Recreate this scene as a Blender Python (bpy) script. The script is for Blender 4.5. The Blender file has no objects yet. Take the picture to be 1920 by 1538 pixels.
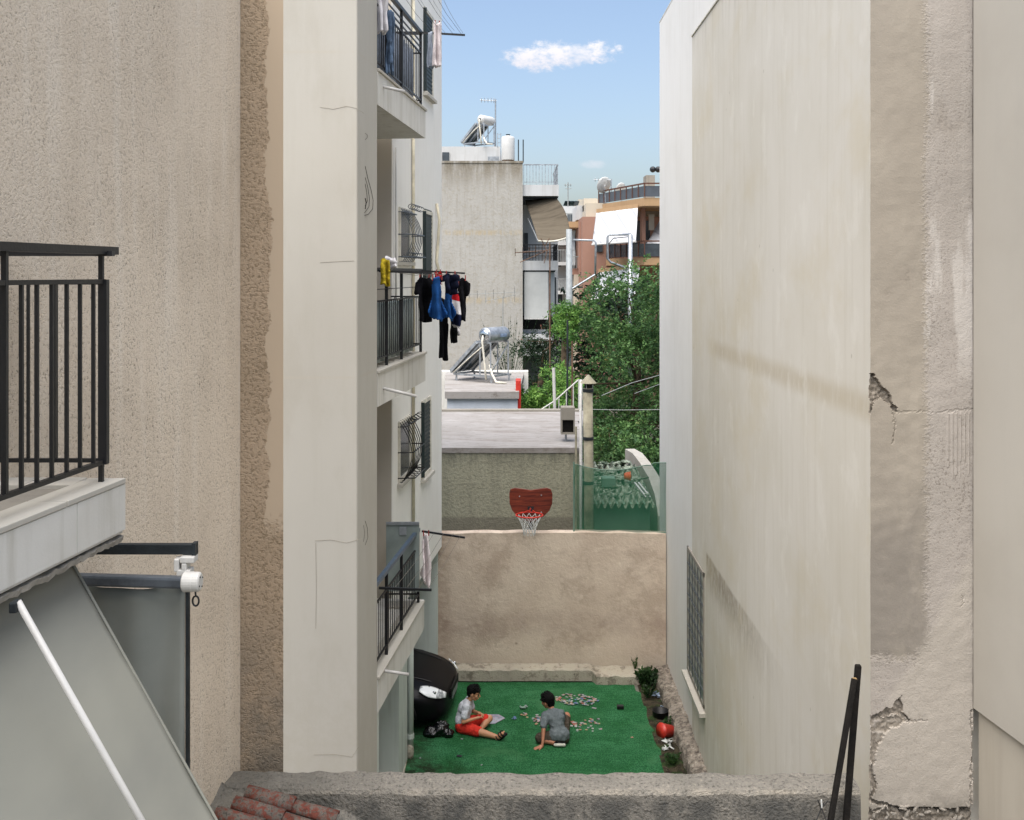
import bpy, bmesh, math, random
from mathutils import Vector, Matrix, noise as mnoise
R = random.Random(7)
scene = bpy.context.scene
COL = scene.collection
F = 1900.0; CX = 960.0; HY = 515.0; CZ = 6.5

def P(px, py, D):                      # a point seen at that place and standing D metres away
    return Vector(((px-CX)/F*D, D, CZ-(py-HY)/F*D))
def G(px, py, z=0.0):                  # the point of the level z seen there
    D = (CZ-z)*F/(py-HY)
    return Vector(((px-CX)/F*D, D, z))
def lin(h):
    h = h.lstrip('#')
    o = []
    for i in (0, 2, 4):
        c = int(h[i:i+2], 16)/255
        o.append(c/12.92 if c <= .04045 else ((c+.055)/1.055)**2.4)
    return (o[0], o[1], o[2], 1)

# ---------------------------------------------------------------- mesh builder
class MB:
    def __init__(s): s.v = []; s.f = []
    def add(s, vs, fs):
        b = len(s.v); s.v += [Vector(v) for v in vs]; s.f += [tuple(i+b for i in f) for f in fs]; return s
    def hexa(s, p):                    # 8 corners, bottom 4 ccw then top 4
        return s.add(p, [(3,2,1,0),(4,5,6,7),(0,1,5,4),(1,2,6,5),(2,3,7,6),(3,0,4,7)])
    def box(s, x0, x1, y0, y1, z0, z1):
        return s.hexa([(x0,y0,z0),(x1,y0,z0),(x1,y1,z0),(x0,y1,z0),(x0,y0,z1),(x1,y0,z1),(x1,y1,z1),(x0,y1,z1)])
    def prism(s, plan, z0, z1):        # ccw plan polygon
        n = len(plan)
        vs = [(x, y, z0) for x, y in plan]+[(x, y, z1) for x, y in plan]
        fs = [tuple(range(n-1, -1, -1)), tuple(range(n, 2*n))]
        fs += [(i, (i+1) % n, n+(i+1) % n, n+i) for i in range(n)]
        return s.add(vs, fs)
    def slab(s, pts, vec):             # any flat polygon pushed along vec
        n = len(pts); vec = Vector(vec)
        vs = [Vector(p) for p in pts]+[Vector(p)+vec for p in pts]
        fs = [tuple(range(n-1, -1, -1)), tuple(range(n, 2*n))]
        fs += [(i, (i+1) % n, n+(i+1) % n, n+i) for i in range(n)]
        return s.add(vs, fs)
    def bar(s, a, b, w, h=None, up=(0,0,1)):
        a = Vector(a); b = Vector(b); h = h or w
        d = (b-a).normalized(); u = Vector(up)
        if abs(d.dot(u)) > .98: u = Vector((0,1,0))
        x = d.cross(u).normalized(); u = x.cross(d).normalized()
        x *= w/2; u *= h/2
        return s.hexa([a-x-u, a+x-u, b+x-u, b-x-u, a-x+u, a+x+u, b+x+u, b-x+u])
    def tube(s, pts, r, n=8, cap=True):
        pts = [Vector(p) for p in pts]; m = len(pts)
        rs = r if isinstance(r, (list, tuple)) else [r]*m
        b = len(s.v); prev = None
        for i, p in enumerate(pts):
            d = (pts[min(i+1, m-1)]-pts[max(i-1, 0)]).normalized()
            if prev is None:
                u = Vector((0,0,1)) if abs(d.z) < .9 else Vector((0,1,0))
                x = d.cross(u).normalized()
            else:
                x = (prev-d*prev.dot(d)).normalized()
            prev = x; y = d.cross(x)
            for k in range(n):
                t = 2*math.pi*k/n
                s.v.append(p+(x*math.cos(t)+y*math.sin(t))*rs[i])
        for i in range(m-1):
            for k in range(n):
                s.f.append((b+i*n+k, b+i*n+(k+1) % n, b+(i+1)*n+(k+1) % n, b+(i+1)*n+k))
        if cap:
            s.f.append(tuple(b+k for k in range(n-1, -1, -1))); s.f.append(tuple(b+(m-1)*n+k for k in range(n)))
        return s
    def lathe(s, prof, c, n=20, axis='z'):
        c = Vector(c); b = len(s.v); m = len(prof)
        for (r, h) in prof:
            for k in range(n):
                t = 2*math.pi*k/n
                q = Vector((r*math.cos(t), r*math.sin(t), h))
                if axis == 'x': q = Vector((q.z, q.x, q.y))
                if axis == 'y': q = Vector((q.y, q.z, q.x))
                s.v.append(c+q)
        for i in range(m-1):
            for k in range(n):
                s.f.append((b+i*n+k, b+i*n+(k+1) % n, b+(i+1)*n+(k+1) % n, b+(i+1)*n+k))
        s.f.append(tuple(b+k for k in range(n-1, -1, -1))); s.f.append(tuple(b+(m-1)*n+k for k in range(n)))
        return s
    def ball(s, c, r, n=12, m=8, sc=(1,1,1), rot=None):
        c = Vector(c); b = len(s.v); s.v.append(c+Vector((0,0,-r*sc[2])))
        for i in range(1, m):
            a = -math.pi/2+math.pi*i/m
            for k in range(n):
                t = 2*math.pi*k/n
                s.v.append(c+Vector((r*sc[0]*math.cos(a)*math.cos(t), r*sc[1]*math.cos(a)*math.sin(t), r*sc[2]*math.sin(a))))
        s.v.append(c+Vector((0,0,r*sc[2]))); e = len(s.v)-1
        if rot is not None:
            for i in range(b, e+1): s.v[i] = c+rot @ (s.v[i]-c)
        for k in range(n):
            s.f.append((b, b+1+(k+1) % n, b+1+k)); s.f.append((e, e-n+k, e-n+(k+1) % n))
        for i in range(m-2):
            for k in range(n):
                q = b+1+i*n
                s.f.append((q+k, q+(k+1) % n, q+n+(k+1) % n, q+n+k))
        return s
    def cap(s, a, b, ra, rb, n=12):    # tapered capsule
        a = Vector(a); b = Vector(b)
        s.tube([a, b], [ra, rb], n, True); s.ball(a, ra, n, 8); s.ball(b, rb, n, 8); return s
    def sheet(s, fn, nu, nv, thick=0.0):
        b = len(s.v)
        for j in range(nv+1):
            for i in range(nu+1): s.v.append(Vector(fn(i/nu, j/nv)))
        for j in range(nv):
            for i in range(nu):
                q = b+j*(nu+1)+i
                s.f.append((q, q+1, q+nu+2, q+nu+1))
        return s
    def build(s, name, mat, parent=None, smooth=False, bevel=0, solid=0, sub=0, remesh=0, smoothing=0):
        me = bpy.data.meshes.new(name)
        off = wloc(parent) if parent else Vector((0,0,0))
        me.from_pydata([tuple(v-off) for v in s.v], [], s.f); me.update()
        bm = bmesh.new(); bm.from_mesh(me); bmesh.ops.recalc_face_normals(bm, faces=bm.faces); bm.to_mesh(me); bm.free()
        o = bpy.data.objects.new(name, me); COL.objects.link(o)
        me.materials.append(M[mat] if isinstance(mat, str) else mat)
        if smooth or remesh:
            for p in me.polygons: p.use_smooth = True
        if parent: o.parent = parent
        if solid:
            m = o.modifiers.new('s', 'SOLIDIFY'); m.thickness = solid; m.offset = 0
        if remesh:
            m = o.modifiers.new('r', 'REMESH'); m.mode = 'VOXEL'; m.voxel_size = remesh; m.use_smooth_shade = True
        if smoothing:
            m = o.modifiers.new('m', 'SMOOTH'); m.factor = .5; m.iterations = smoothing
        if sub:
            m = o.modifiers.new('u', 'SUBSURF'); m.levels = sub; m.render_levels = sub
        if bevel:
            m = o.modifiers.new('b', 'BEVEL'); m.width = bevel; m.segments = 2; m.limit_method = 'ANGLE'; m.angle_limit = .7
        return o
def wloc(o):
    l = Vector((0,0,0))
    while o: l = l+o.location; o = o.parent
    return l
def thing(name, label, cat, loc, group=None, kind=None):
    o = bpy.data.objects.new(name, None); COL.objects.link(o); o.location = loc; o.empty_display_size = .2
    return tag(o, label, cat, group)
def tag(o, label, cat, group=None):
    o['label'] = label; o['category'] = cat
    if group: o['group'] = group
    return o
def struct(o, label=None, cat=None, kind='structure'):
    o['kind'] = kind
    if label: o['label'] = label
    if cat: o['category'] = cat
    return o

# ---------------------------------------------------------------- shader expressions
class X:
    nt = None
    def __init__(s, k): s.k = k
    def _m(op, *a):
        n = X.nt.nodes.new('ShaderNodeMath'); n.operation = op
        for i, v in enumerate(a):
            if isinstance(v, X): X.nt.links.new(v.k, n.inputs[i])
            else: n.inputs[i].default_value = v
        return X(n.outputs[0])
    def __add__(s, o): return X._m('ADD', s, o)
    __radd__ = __add__
    def __sub__(s, o): return X._m('SUBTRACT', s, o)
    def __rsub__(s, o): return X._m('SUBTRACT', o, s)
    def __mul__(s, o): return X._m('MULTIPLY', s, o)
    __rmul__ = __mul__
    def __truediv__(s, o): return X._m('DIVIDE', s, o)
    def abs(s): return X._m('ABSOLUTE', s)
    def max(s, o): return X._m('MAXIMUM', s, o)
    def min(s, o): return X._m('MINIMUM', s, o)
    def pow(s, o): return X._m('POWER', s, o)
    def sin(s): return X._m('SINE', s)
    def ss(s, a, b, lo=0.0, hi=1.0):
        n = X.nt.nodes.new('ShaderNodeMapRange'); n.interpolation_type = 'SMOOTHSTEP'
        X.nt.links.new(s.k, n.inputs[0])
        if a > b: a, b, lo, hi = b, a, hi, lo
        for i, v in enumerate((a, b, lo, hi)): n.inputs[i+1].default_value = v
        return X(n.outputs[0])
def vec(x, y, z):
    n = X.nt.nodes.new('ShaderNodeCombineXYZ')
    for i, v in enumerate((x, y, z)):
        if isinstance(v, X): X.nt.links.new(v.k, n.inputs[i])
        else: n.inputs[i].default_value = v
    return n.outputs[0]
def pos():
    n = X.nt.nodes.new('ShaderNodeNewGeometry'); s = X.nt.nodes.new('ShaderNodeSeparateXYZ')
    X.nt.links.new(n.outputs['Position'], s.inputs[0])
    return X(s.outputs[0]), X(s.outputs[1]), X(s.outputs[2])
def objpos():
    n = X.nt.nodes.new('ShaderNodeTexCoord'); s = X.nt.nodes.new('ShaderNodeSeparateXYZ')
    X.nt.links.new(n.outputs['Object'], s.inputs[0])
    return X(s.outputs[0]), X(s.outputs[1]), X(s.outputs[2])
def noise(v, scale, detail=4, rough=.55, dist=0):
    n = X.nt.nodes.new('ShaderNodeTexNoise'); X.nt.links.new(v, n.inputs['Vector'])
    n.inputs['Scale'].default_value = scale; n.inputs['Detail'].default_value = detail
    n.inputs['Roughness'].default_value = rough; n.inputs['Distortion'].default_value = dist
    return X(n.outputs[0])
def voro(v, scale, feat='F1', rnd=1):
    n = X.nt.nodes.new('ShaderNodeTexVoronoi'); n.feature = feat; X.nt.links.new(v, n.inputs['Vector'])
    n.inputs['Scale'].default_value = scale; n.inputs['Randomness'].default_value = rnd
    return X(n.outputs[0])
def mixc(a, b, f):
    n = X.nt.nodes.new('ShaderNodeMix'); n.data_type = 'RGBA'
    for i, v in ((0, f), (6, a), (7, b)):
        if isinstance(v, X): X.nt.links.new(v.k, n.inputs[i])
        elif isinstance(v, str): n.inputs[i].default_value = lin(v)
        elif hasattr(v, 'is_output'): X.nt.links.new(v, n.inputs[i])
        else: n.inputs[i].default_value = v
    return n.outputs[2]
M = {}
def begin(name):
    m = bpy.data.materials.new(name); m.use_nodes = True; X.nt = m.node_tree
    M[name] = m
    return m.node_tree.nodes['Principled BSDF']
def finish(b, col, rough=.85, bump=None, bstr=.5, bdist=.02, spec=.3, metal=0):
    if isinstance(col, str): b.inputs['Base Color'].default_value = lin(col)
    else: X.nt.links.new(col, b.inputs['Base Color'])
    if isinstance(rough, X): X.nt.links.new(rough.k, b.inputs['Roughness'])
    else: b.inputs['Roughness'].default_value = rough
    b.inputs['Specular IOR Level'].default_value = spec; b.inputs['Metallic'].default_value = metal
    if bump is not None:
        n = X.nt.nodes.new('ShaderNodeBump'); n.inputs['Strength'].default_value = bstr; n.inputs['Distance'].default_value = bdist
        X.nt.links.new(bump.k, n.inputs['Height']); X.nt.links.new(n.outputs[0], b.inputs['Normal'])
def simple(name, col, rough=.6, metal=0, spec=.4, var=.12, sc=8, bump=.1):
    b = begin(name); x, y, z = objpos(); v = vec(x, y, z)
    n = noise(v, sc, 5, .6)
    c = lin(col) if isinstance(col, str) else col
    dk = tuple(k*(1-var*2) for k in c[:3])+(1,); lt = tuple(min(1, k*(1+var)) for k in c[:3])+(1,)
    finish(b, mixc(dk, lt, n.ss(.25, .75)), rough, noise(v, sc*6, 3), bump, .01, spec, metal)
    return b
def plaster(name, base, dark, streak=None, sfac=.35, gs=60, gb=.35, gd=.01, mott=.5, ms=1.5, speck=None, spfac=.5, spscale=50, rough=.9, extra=None):
    b = begin(name); x, y, z = pos(); v = vec(x, y, z)
    c = mixc(base, dark, noise(v, ms, 6, .6).ss(.38, .72)*mott)
    if streak:
        sv = vec(x*5, y*5, z*.35)
        c = mixc(c, streak, noise(sv, 1.6, 6, .65).ss(.45, .75)*sfac)
    g = noise(v, gs, 3, .6)
    if speck:
        sp = voro(vec(x*spscale, y*spscale, z*spscale*.55), 1)
        m2 = noise(v, spscale*.35, 3, .6)
        c = mixc(c, speck, (sp+m2*.5).ss(.45, .28)*spfac)
        g = g*.5+(sp+m2*.5).ss(.28, .55)
    if extra: c, g = extra(c, g, x, y, z, v)
    finish(b, c, rough, g, gb, gd, .2)
    return b
SKY_AIR=1.0; SKY_DUST=3.6; SKY_OZ=1.0; SKY_STR=.097; SUN=2.7; SUN_ANG=80; EXPO=1.24; CLOUD=4.8
# ---------------------------------------------------------------- materials
def ex_left(c, g, x, y, z, v):                       # scraped stucco: coarse worm marks, runs of pale wash
    n1 = noise(vec(x, y, z*.8), 68, 3, .65); n2 = noise(v, 150, 2, .6)
    pit = (n1*.65+n2*.35)+(noise(v, 6, 4, .6)-.5)*.07
    patch = noise(v, .8, 3).ss(.3, .7)
    sm = noise(vec(x*3, y*3, z*.25), 1.2, 4, .6).ss(.50, .66)
    sm = sm*.7
    k = pit.ss(.44, .38)*(1-sm*.8)
    c = mixc(c, '645849', k*(.3+patch*.45))
    return c, g*.15+pit.ss(.36, .56)*(1-sm*.8)*2
plaster('stucco_beige', 'd8cab6', 'bcae9b', 'e0d6c6', .6, 60, .45, .007, .55, 1.0, extra=ex_left)
def ex_strip(c, g, x, y, z, v):
    n1 = noise(v, 48, 3, .6); n2 = noise(v, 110, 2, .6)
    pit = n1*.7+n2*.3
    w = noise(vec(x*0+3, y*0, z), 2.2, 5, .7)        # ragged edge of the smooth skim coat
    w2 = noise(vec(x*2, y*0, z), 9, 6, .75)
    edge = x+(w-.5)*.20+(w2-.5)*.10
    m = edge.ss(-1.596, -1.588)*(z+(w2-.5)*.8).ss(4.75, 4.95)                      # 1 on the smooth coat
    k = pit.ss(.48, .39)*(1-m)
    c = mixc(c, '6f604c', k*.6)
    c = mixc(c, 'ac9c87', m*.85)
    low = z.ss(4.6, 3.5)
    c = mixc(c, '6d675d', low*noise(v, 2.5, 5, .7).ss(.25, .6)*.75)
    return c, g*.1+pit.ss(.38, .56)*(1-m)*2+m*1.6
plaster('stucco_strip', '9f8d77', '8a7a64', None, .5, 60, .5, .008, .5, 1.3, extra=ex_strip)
def ex_white(c, g, x, y, z, v):
    n = noise(vec(x*1.3, y, z*.5), 1.2, 6, .7); n2 = noise(v, 9, 5, .7)
    c = mixc(c, 'a59f92', n.ss(.50, .66)*.35)
    c = mixc(c, 'a39c8c', voro(vec(x*2.2, y, z*.9), 1.7).ss(.10, .03)*n2.ss(.45, .6)*.55)
    c = mixc(c, 'a8a294', (z+(n-.5)*.8-2.9).ss(1.0, -.8)*n2.ss(.4, .6)*.25)
    seam = (z-5.56).abs().ss(.02, .004)+(z-8.53).abs().ss(.02, .004)
    c = mixc(c, 'b0a99b', seam*n.ss(.35, .55)*.5)
    return c, g+n2*.6+n*2
plaster('white_wall', 'b2aea4', 'a8a398', 'a39e91', .18, 90, .12, .006, .45, .7, extra=ex_white)
plaster('white_side', 'e3e1da', 'd6d3ca', 'c8c3b5', .14, 90, .12, .004, .4, 1.2)
plaster('white_shade', 'b5ada0', 'a49c8e', None, .3, 90, .1, .004, .4, 1.2)
plaster('pilotis', 'c3c9c2', 'adb4ac', '8f9088', .4, 60, .2, .006, .4, 2.0)
plaster('slab_white', 'cfcdc6', 'bab6ab', '9b9686', .5, 80, .15, .004, .4, 2.0)
def ex_right(c, g, x, y, z, v):
    n = noise(vec(x, y*1.2, z*.5), 2.2, 8, .78); n2 = noise(vec(y*4, y*4, z*.8), 3, 7, .72)
    # faint band left by an older roof (upper), darker stain running down from the window head (lower)
    d1 = z-(5.60+(n-.5)*.10)
    b1 = (d1.abs()+(n2-.5)*.12).ss(.15, .02)*y.ss(12.9, 12.0)
    c = mixc(c, 'a59679', b1*.5*n2.ss(.15, .6))
    d2 = z-(2.97+(n-.5)*.10)
    hang = d2.ss(.03, -.02)*d2.ss(-.55, -.12)*y.ss(12.87, 12.80)*y.ss(8.6, 12.2)
    c = mixc(c, '746a5a', hang*.85*(noise(vec(y*6, y*0, z*2.2), 2.2, 6, .75).ss(.28, .62)))
    c = mixc(c, 'a89f8d', d2.ss(.03, -.02)*d2.ss(-1.8, -.3)*y.ss(12.87, 12.80)*y.ss(8.0, 11.5)*n2.ss(.35, .65)*.35)
    d3 = z-(2.75+(y-8)*.08)
    c = mixc(c, 'a89e8b', z.ss(2.6, .5)*noise(vec(y*3, y*3, z*.5), 1.5, 6, .7).ss(.35, .7)*.55)
    c = mixc(c, 'bdb298', noise(vec(x, y*1.1, z*1.6), .55, 5, .65, .2).ss(.48, .7)*.45)
    c = mixc(c, 'a89d87', noise(vec(y*9, y*9, z*.22), 1.5, 6, .7).ss(.58, .76)*.14)
    c = mixc(c, 'd2cec4', noise(vec(x, y*1.6, z*.9), 1.7, 6, .7).ss(.54, .66)*.4)
    c = mixc(c, '8b8270', voro(vec(x*0, y*2.2, z*1.5), 1.3).ss(.045, .02)*.5)
    top = z.ss(9.0, 9.75)
    c = mixc(c, '8f8672', top*noise(vec(y*5, y*5, z*.4), 1.5, 5, .7).ss(.5, .8)*.6)
    return c, g
plaster('right_wall', 'c9c4b9', 'bdb7a8', 'aea693', .28, 80, .2, .004, .6, .6, extra=ex_right)
plaster('right_far', 'dbd9d4', 'cecbc4', 'bfbaae', .2, 80, .15, .004, .5, .8)
def ex_crack(c, g, x, y, z, v):
    n = noise(vec(x*0, y, z), 1.5, 5, .7); n2 = noise(v, 3, 6, .7); nf = noise(v, 50, 3, .6); ng = noise(v, 120, 2, .6)
    m = (x+(n-.5)*.16+(n2-.5)*.05)                   # bare grey-brown render on the left half
    mb = (m+(nf-.5)*.12).ss(2.76, 2.69)*(z+(nf-.5)*.3+(n2-.5)*.5).ss(3.93, 4.02)
    dark = mixc('90887b', '7a746b', z.ss(5.6, 4.4))
    dark = mixc(dark, '9b9385', noise(vec(x, y, z*.6), 2.4, 6, .7).ss(.45, .65)*.5)
    c = mixc(c, dark, mb*.85)
    fleck = (nf*.6+ng*.4)
    patch = noise(vec(x*2, y, z*.8), 1.6, 3, .6).ss(.42, .6)
    k = fleck.ss(.47, .40)*(1-mb)*(patch*.75+.15)
    c = mixc(c, '5f574e', k*.6)
    lo = (z+(x-2.7)*(-1.9)+(n2-.5)*.4).ss(4.15, 4.0)*z.ss(4.9, 4.6)
    c = mixc(c, 'a8a196', lo*.65)
    foot = z.ss(3.25, 2.95)
    c = mixc(c, '77726a', foot*n2.ss(.3, .6)*.8)
    wash = noise(vec(x*3, y, z*.5), 2, 4, .6).ss(.52, .62)*z.ss(5.6, 6.2)*(1-mb)
    c = mixc(c, 'bdb8b1', wash*.6)
    inn = y.ss(6.662, 6.668)
    c = mixc(c, mixc('6b645a', '8f867a', nf.ss(.4, .6)), inn*.85)
    return c, (fleck*1.5)*(1-mb*.6)+n2*.6-mb*.6
plaster('cracked_wall', '9f9890', '8c867d', 'a8a29a', .3, 60, .5, .009, .5, 1.3, extra=ex_crack)
plaster('smooth_wall', 'aca79d', '9e988d', 'a4a097', .3, 60, .12, .004, .5, .7)
plaster('smooth_wall_low', 'aca598', '9c9587', '968f81', .3, 60, .12, .004, .5, .7)
def ex_par(c, g, x, y, z, v):
    n = noise(v, 30, 4, .7); n2 = noise(v, 65, 3, .6); n3 = noise(vec(x*1.5, y, z*.6), 3, 5, .7)
    f = n*.5+n2*.5
    c = mixc(c, '45433f', f.ss(.48, .40)*.65)
    c = mixc(c, 'a9a194', f.ss(.55, .62)*.4)
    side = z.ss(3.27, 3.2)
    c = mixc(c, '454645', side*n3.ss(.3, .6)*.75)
    c = mixc(c, 'aaa294', (z-3.275).abs().ss(.02, .006)*n3.ss(.4, .6)*.5)
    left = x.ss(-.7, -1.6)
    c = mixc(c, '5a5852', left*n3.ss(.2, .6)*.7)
    return c, f*2.5
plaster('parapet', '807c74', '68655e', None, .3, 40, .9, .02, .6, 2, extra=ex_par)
def ex_pink(c, g, x, y, z, v):
    n = noise(v, 16, 4, .7, .5); n3 = noise(vec(x, y, z), 1.1, 6, .7); n2 = noise(vec(x, y, z*2), 2.5, 6, .75)
    c = mixc(c, 'a08d7c', n3.ss(.48, .62)*.5)
    c = mixc(c, 'dbcdbb', n2.ss(.52, .68)*.55)
    band = (z+(n3-.5)*.35-.85).abs().ss(.30, .05)
    c = mixc(c, '917a70', band*n2.ss(.3, .7)*.45)
    c = mixc(c, 'aaa292', z.ss(.55, .1)*.55)
    c = mixc(c, '8a7462', z.ss(2.18, 2.32)*n2.ss(.45, .6)*.4)
    c = mixc(c, '8d7565', x.ss(-.85, -1.15)*n2.ss(.3, .6)*.5)
    spot = voro(vec(x, y, z*1.2), 3.4).ss(.13, .06)*(x+(n3-.5)).ss(-.7, .2)*x.ss(.9, .1)*z.ss(.95, .75)*z.ss(.25, .45)
    c = mixc(c, '78665a', spot*.65)
    return c, g*.3+n*2
plaster('pink_wall', 'cfbfad', 'baa795', None, .3, 60, .5, .014, .6, 1.6, extra=ex_pink)
def ex_grey(c, g, x, y, z, v):
    n = noise(vec(x*3, y*3, z*.6), 2, 5, .7); nn = noise(v, 18, 3, .7)
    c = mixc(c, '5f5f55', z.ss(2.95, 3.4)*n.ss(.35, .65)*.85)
    c = mixc(c, '6d685d', (z+(n-.5)*.06).ss(2.22, 2.16)*.65)
    c = mixc(c, '6b6a5d', nn.ss(.5, .40)*.35)
    c = mixc(c, 'a3a08a', n.ss(.58, .75)*.45)
    return c, g*.3+nn*2
plaster('grey_render', '9c9a86', '8b8976', '78776a', .4, 50, .6, .02, .5, 1.4, extra=ex_grey)
def ex_roof(c, g, x, y, z, v):
    n = noise(vec(x*.7, y*4, z), 1.3, 7, .75); n2 = noise(v, 1.6, 6, .7)
    c = mixc(c, '766d66', n.ss(.50, .62)*.7)
    c = mixc(c, '5f5750', noise(vec(x*.8, y*3, z), 3.5, 6, .75).ss(.56, .66)*.8)
    c = mixc(c, 'a3a09d', n2.ss(.5, .7)*.5)
    return c, g
plaster('roof_white', '918d89', '827e79', None, .3, 30, .3, .01, .5, 1.5, extra=ex_roof)
def ex_cream(c, g, x, y, z, v):
    n = noise(vec(x*2, y, z*.35), 2, 6, .7); n2 = noise(v, 7, 5, .7)
    c = mixc(c, '6f6655', z.ss(9.3, 10.5)*n.ss(.28, .6)*.85)
    c = mixc(c, '928c7e', n2.ss(.5, .62)*.5)
    band = (z+(n-.5)*.2-8.0).abs().ss(.14, .03)+(z+(n-.5)*.2-5.6).abs().ss(.18, .03)
    c = mixc(c, 'a89570', band*n.ss(.4, .6)*.5)
    c = mixc(c, '7a7160', x.ss(.05, .35)*n.ss(.45, .7)*z.ss(7, 10)*.5)
    return c, g+n2*.5
plaster('cream_old', 'a5a29b', '98948b', '868176', .5, 12, .35, .03, .6, .8, extra=ex_cream)
def ex_curb(c, g, x, y, z, v):
    n = noise(v, 5, 6, .75); n2 = noise(v, 22, 4, .7)
    c = mixc(c, '6b6255', n.ss(.52, .60)*.6)
    c = mixc(c, '3f3b33', n2.ss(.62, .70)*.7)
    return c, g+n2+n
plaster('old_curb', 'b0a999', '948d80', None, .3, 40, .6, .02, .7, 2.5, extra=ex_curb)
def ex_side(c, g, x, y, z, v):
    n2 = noise(v, 12, 5, .75)
    c = mixc(c, '625b53', n2.ss(.50, .58)*.75); c = mixc(c, 'd0c6b8', n2.ss(.44, .36)*.7)
    return c, g+n2*3
plaster('stone_curb', 'a59b8e', '8b8276', None, .3, 30, .9, .04, .7, 3, extra=ex_side)
plaster('white_paint', 'b9bab9', 'a8a8a5', '94928b', .4, 20, .1, .01, .5, 1)
plaster('blue_white', 'bdc3ca', 'a9b0b6', None, .4, 20, .1, .01, .5, 3)
plaster('city_white', 'bcbdbb', 'aeafac', 'a09e97', .3, 5, .1, .01, .4, .5)
plaster('city_cream', 'b9b0a0', 'c7bca6', 'b3a88f', .3, 5, .1, .01, .4, .5)
plaster('peach', 'ab8d6b', '9b7e5e', '8d7155', .3, 5, .1, .01, .4, .6)
plaster('terracotta_wall', '9d7a6a', '8c6858', None, .3, 5, .1, .01, .4, .6)
plaster('concrete', '8f8a80', '7a756c', '6d675d', .4, 40, .4, .012, .5, 2)
plaster('ground_concrete', '77736b', '5f5b54', None, .3, 20, .3, .01, .6, .6)
plaster('green_block', '6c8577', '566f62', None, .3, 20, .3, .01, .5, 3)

def mk_turf():
    b = begin('turf'); x, y, z = pos(); v = vec(x, y, z)
    n = noise(v, 2.2, 6, .7); f = noise(vec(x, y*.6, z), 60, 3, .7); st = noise(vec(x*.6, y*5, z), 7, 5, .7)
    c = mixc('2a5f38', '3a724c', n.ss(.35, .65))
    c = mixc(c, '0f3a1c', f.ss(.55, .40)*.7)
    c = mixc(c, '45885a', f.ss(.58, .66)*.35)
    c = mixc(c, '164824', st.ss(.5, .62)*.45)
    dirt_shade = ((x+.1).ss(-.85, -1.25)*.8+y.ss(13.7, 13.2)*x.ss(-.3, -1.1)+y.ss(16.0, 16.3)*.7).min(1)  # dirt at left and front; last term paints shading along the kerb
    c = mixc(c, '4d7a55', noise(v, .9, 4, .6).ss(.52, .66)*.35)
    c = mixc(c, '1c4a2a', noise(v, .7, 5, .7).ss(.5, .36)*.4)
    c = mixc(c, '23241a', dirt_shade*noise(v, 5, 6, .75).ss(.35, .6)*.85)
    c = mixc(c, '0b0c09', (y+(n-.5)*.05).ss(16.09, 16.15)*.95)  # black shadow at the kerb foot painted into the turf colour
    c = mixc(c, '8f9b85', voro(v, 9).ss(.035, .015)*x.ss(.6, -1)*.8)
    finish(b, c, .95, f+n*.3, .8, .015, .1)
mk_turf()
def mk_soil():
    b = begin('soil'); x, y, z = pos(); v = vec(x, y, z); n = noise(v, 9, 6, .8)
    c = mixc('2a2620', '4a4436', n.ss(.4, .6)); c = mixc(c, '2f4323', noise(v, 4, 4).ss(.5, .62)*.8)
    c = mixc(c, '9c968a', noise(v, 30, 3, .7).ss(.66, .72)*.6)
    finish(b, c, .95, n, .8, .04, .1)
mk_soil()
def mk_tile():
    b = begin('clay_tile'); x, y, z = pos(); v = vec(x, y, z)
    n = noise(v, 14, 6, .75); n2 = noise(v, 45, 4, .7)
    c = mixc('6d4036', '523029', n2.ss(.4, .6))
    c = mixc(c, '66625b', (n*.6+n2*.4).ss(.45, .56)*.95)
    c = mixc(c, '3a3733', (n*.4+n2*.6).ss(.55, .60)*.7)
    finish(b, c, .9, n+n2, .6, .01, .1)
mk_tile()
simple('black_metal', '121315', .45, 0, .5, .2, 12, .1)
simple('grey_metal', '596067', .45, .3, .5, .2, 10, .1)
simple('dark_steel', '2b3134', .55, .4, .5, .25, 9, .2)
simple('galv', 'a4a9ad', .4, .6, .5, .2, 8, .1)
simple('white_tube', 'bfbdb8', .35, 0, .5, .06, 5, .05)
simple('white_plastic', 'c2c0ba', .4, 0, .5, .05, 20, .1)
simple('blue_rail', '4a5a6b', .4, .1, .5, .15, 12, .1)
simple('shutter_dark', '1d2a2a', .5, 0, .4, .15, 12, .1)
simple('frame_white', 'cfcabb', .6, 0, .3, .15, 6, .1)
simple('wood_white', 'c8c3b4', .7, 0, .2, .2, 6, .2)
simple('skin1', 'b58464', .5, 0, .35, .05, 20, .05)
simple('skin2', 'a8745a', .5, 0, .35, .05, 20, .05)
simple('hair', '060505', .65, 0, .15, .3, 60, .6)
simple('shirt_white', 'bfc2c8', .85, 0, .1, .06, 20, .3)
simple('shorts_red', 'c9352a', .8, 0, .15, .1, 20, .3)
simple('shirt_grey', '687073', .9, 0, .1, .12, 16, .3)
simple('shorts_brown', '4b443b', .9, 0, .1, .25, 24, .3)
simple('sandal', '0b0b0d', .6, 0, .3, .1, 20, .1)
simple('sole', 'c9cabd', .7, 0, .3, .1, 20, .1)
simple('bag_black', '060607', .22, 0, .6, .1, 10, .6)
simple('tyre', '0b0b0c', .8, 0, .3, .1, 20, .2)
simple('glass_dark', '0b0e10', .08, 0, .6, .1, 3, 0)
simple('plastic_black', '0c0c0e', .5, 0, .4, .1, 10, .1)
simple('red_plastic', 'bf3427', .4, 0, .5, .08, 10, .1)
simple('orange_plastic', 'd0532b', .45, 0, .4, .08, 10, .1)
simple('tan_plastic', '9a7352', .6, 0, .3, .1, 10, .1)
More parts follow.
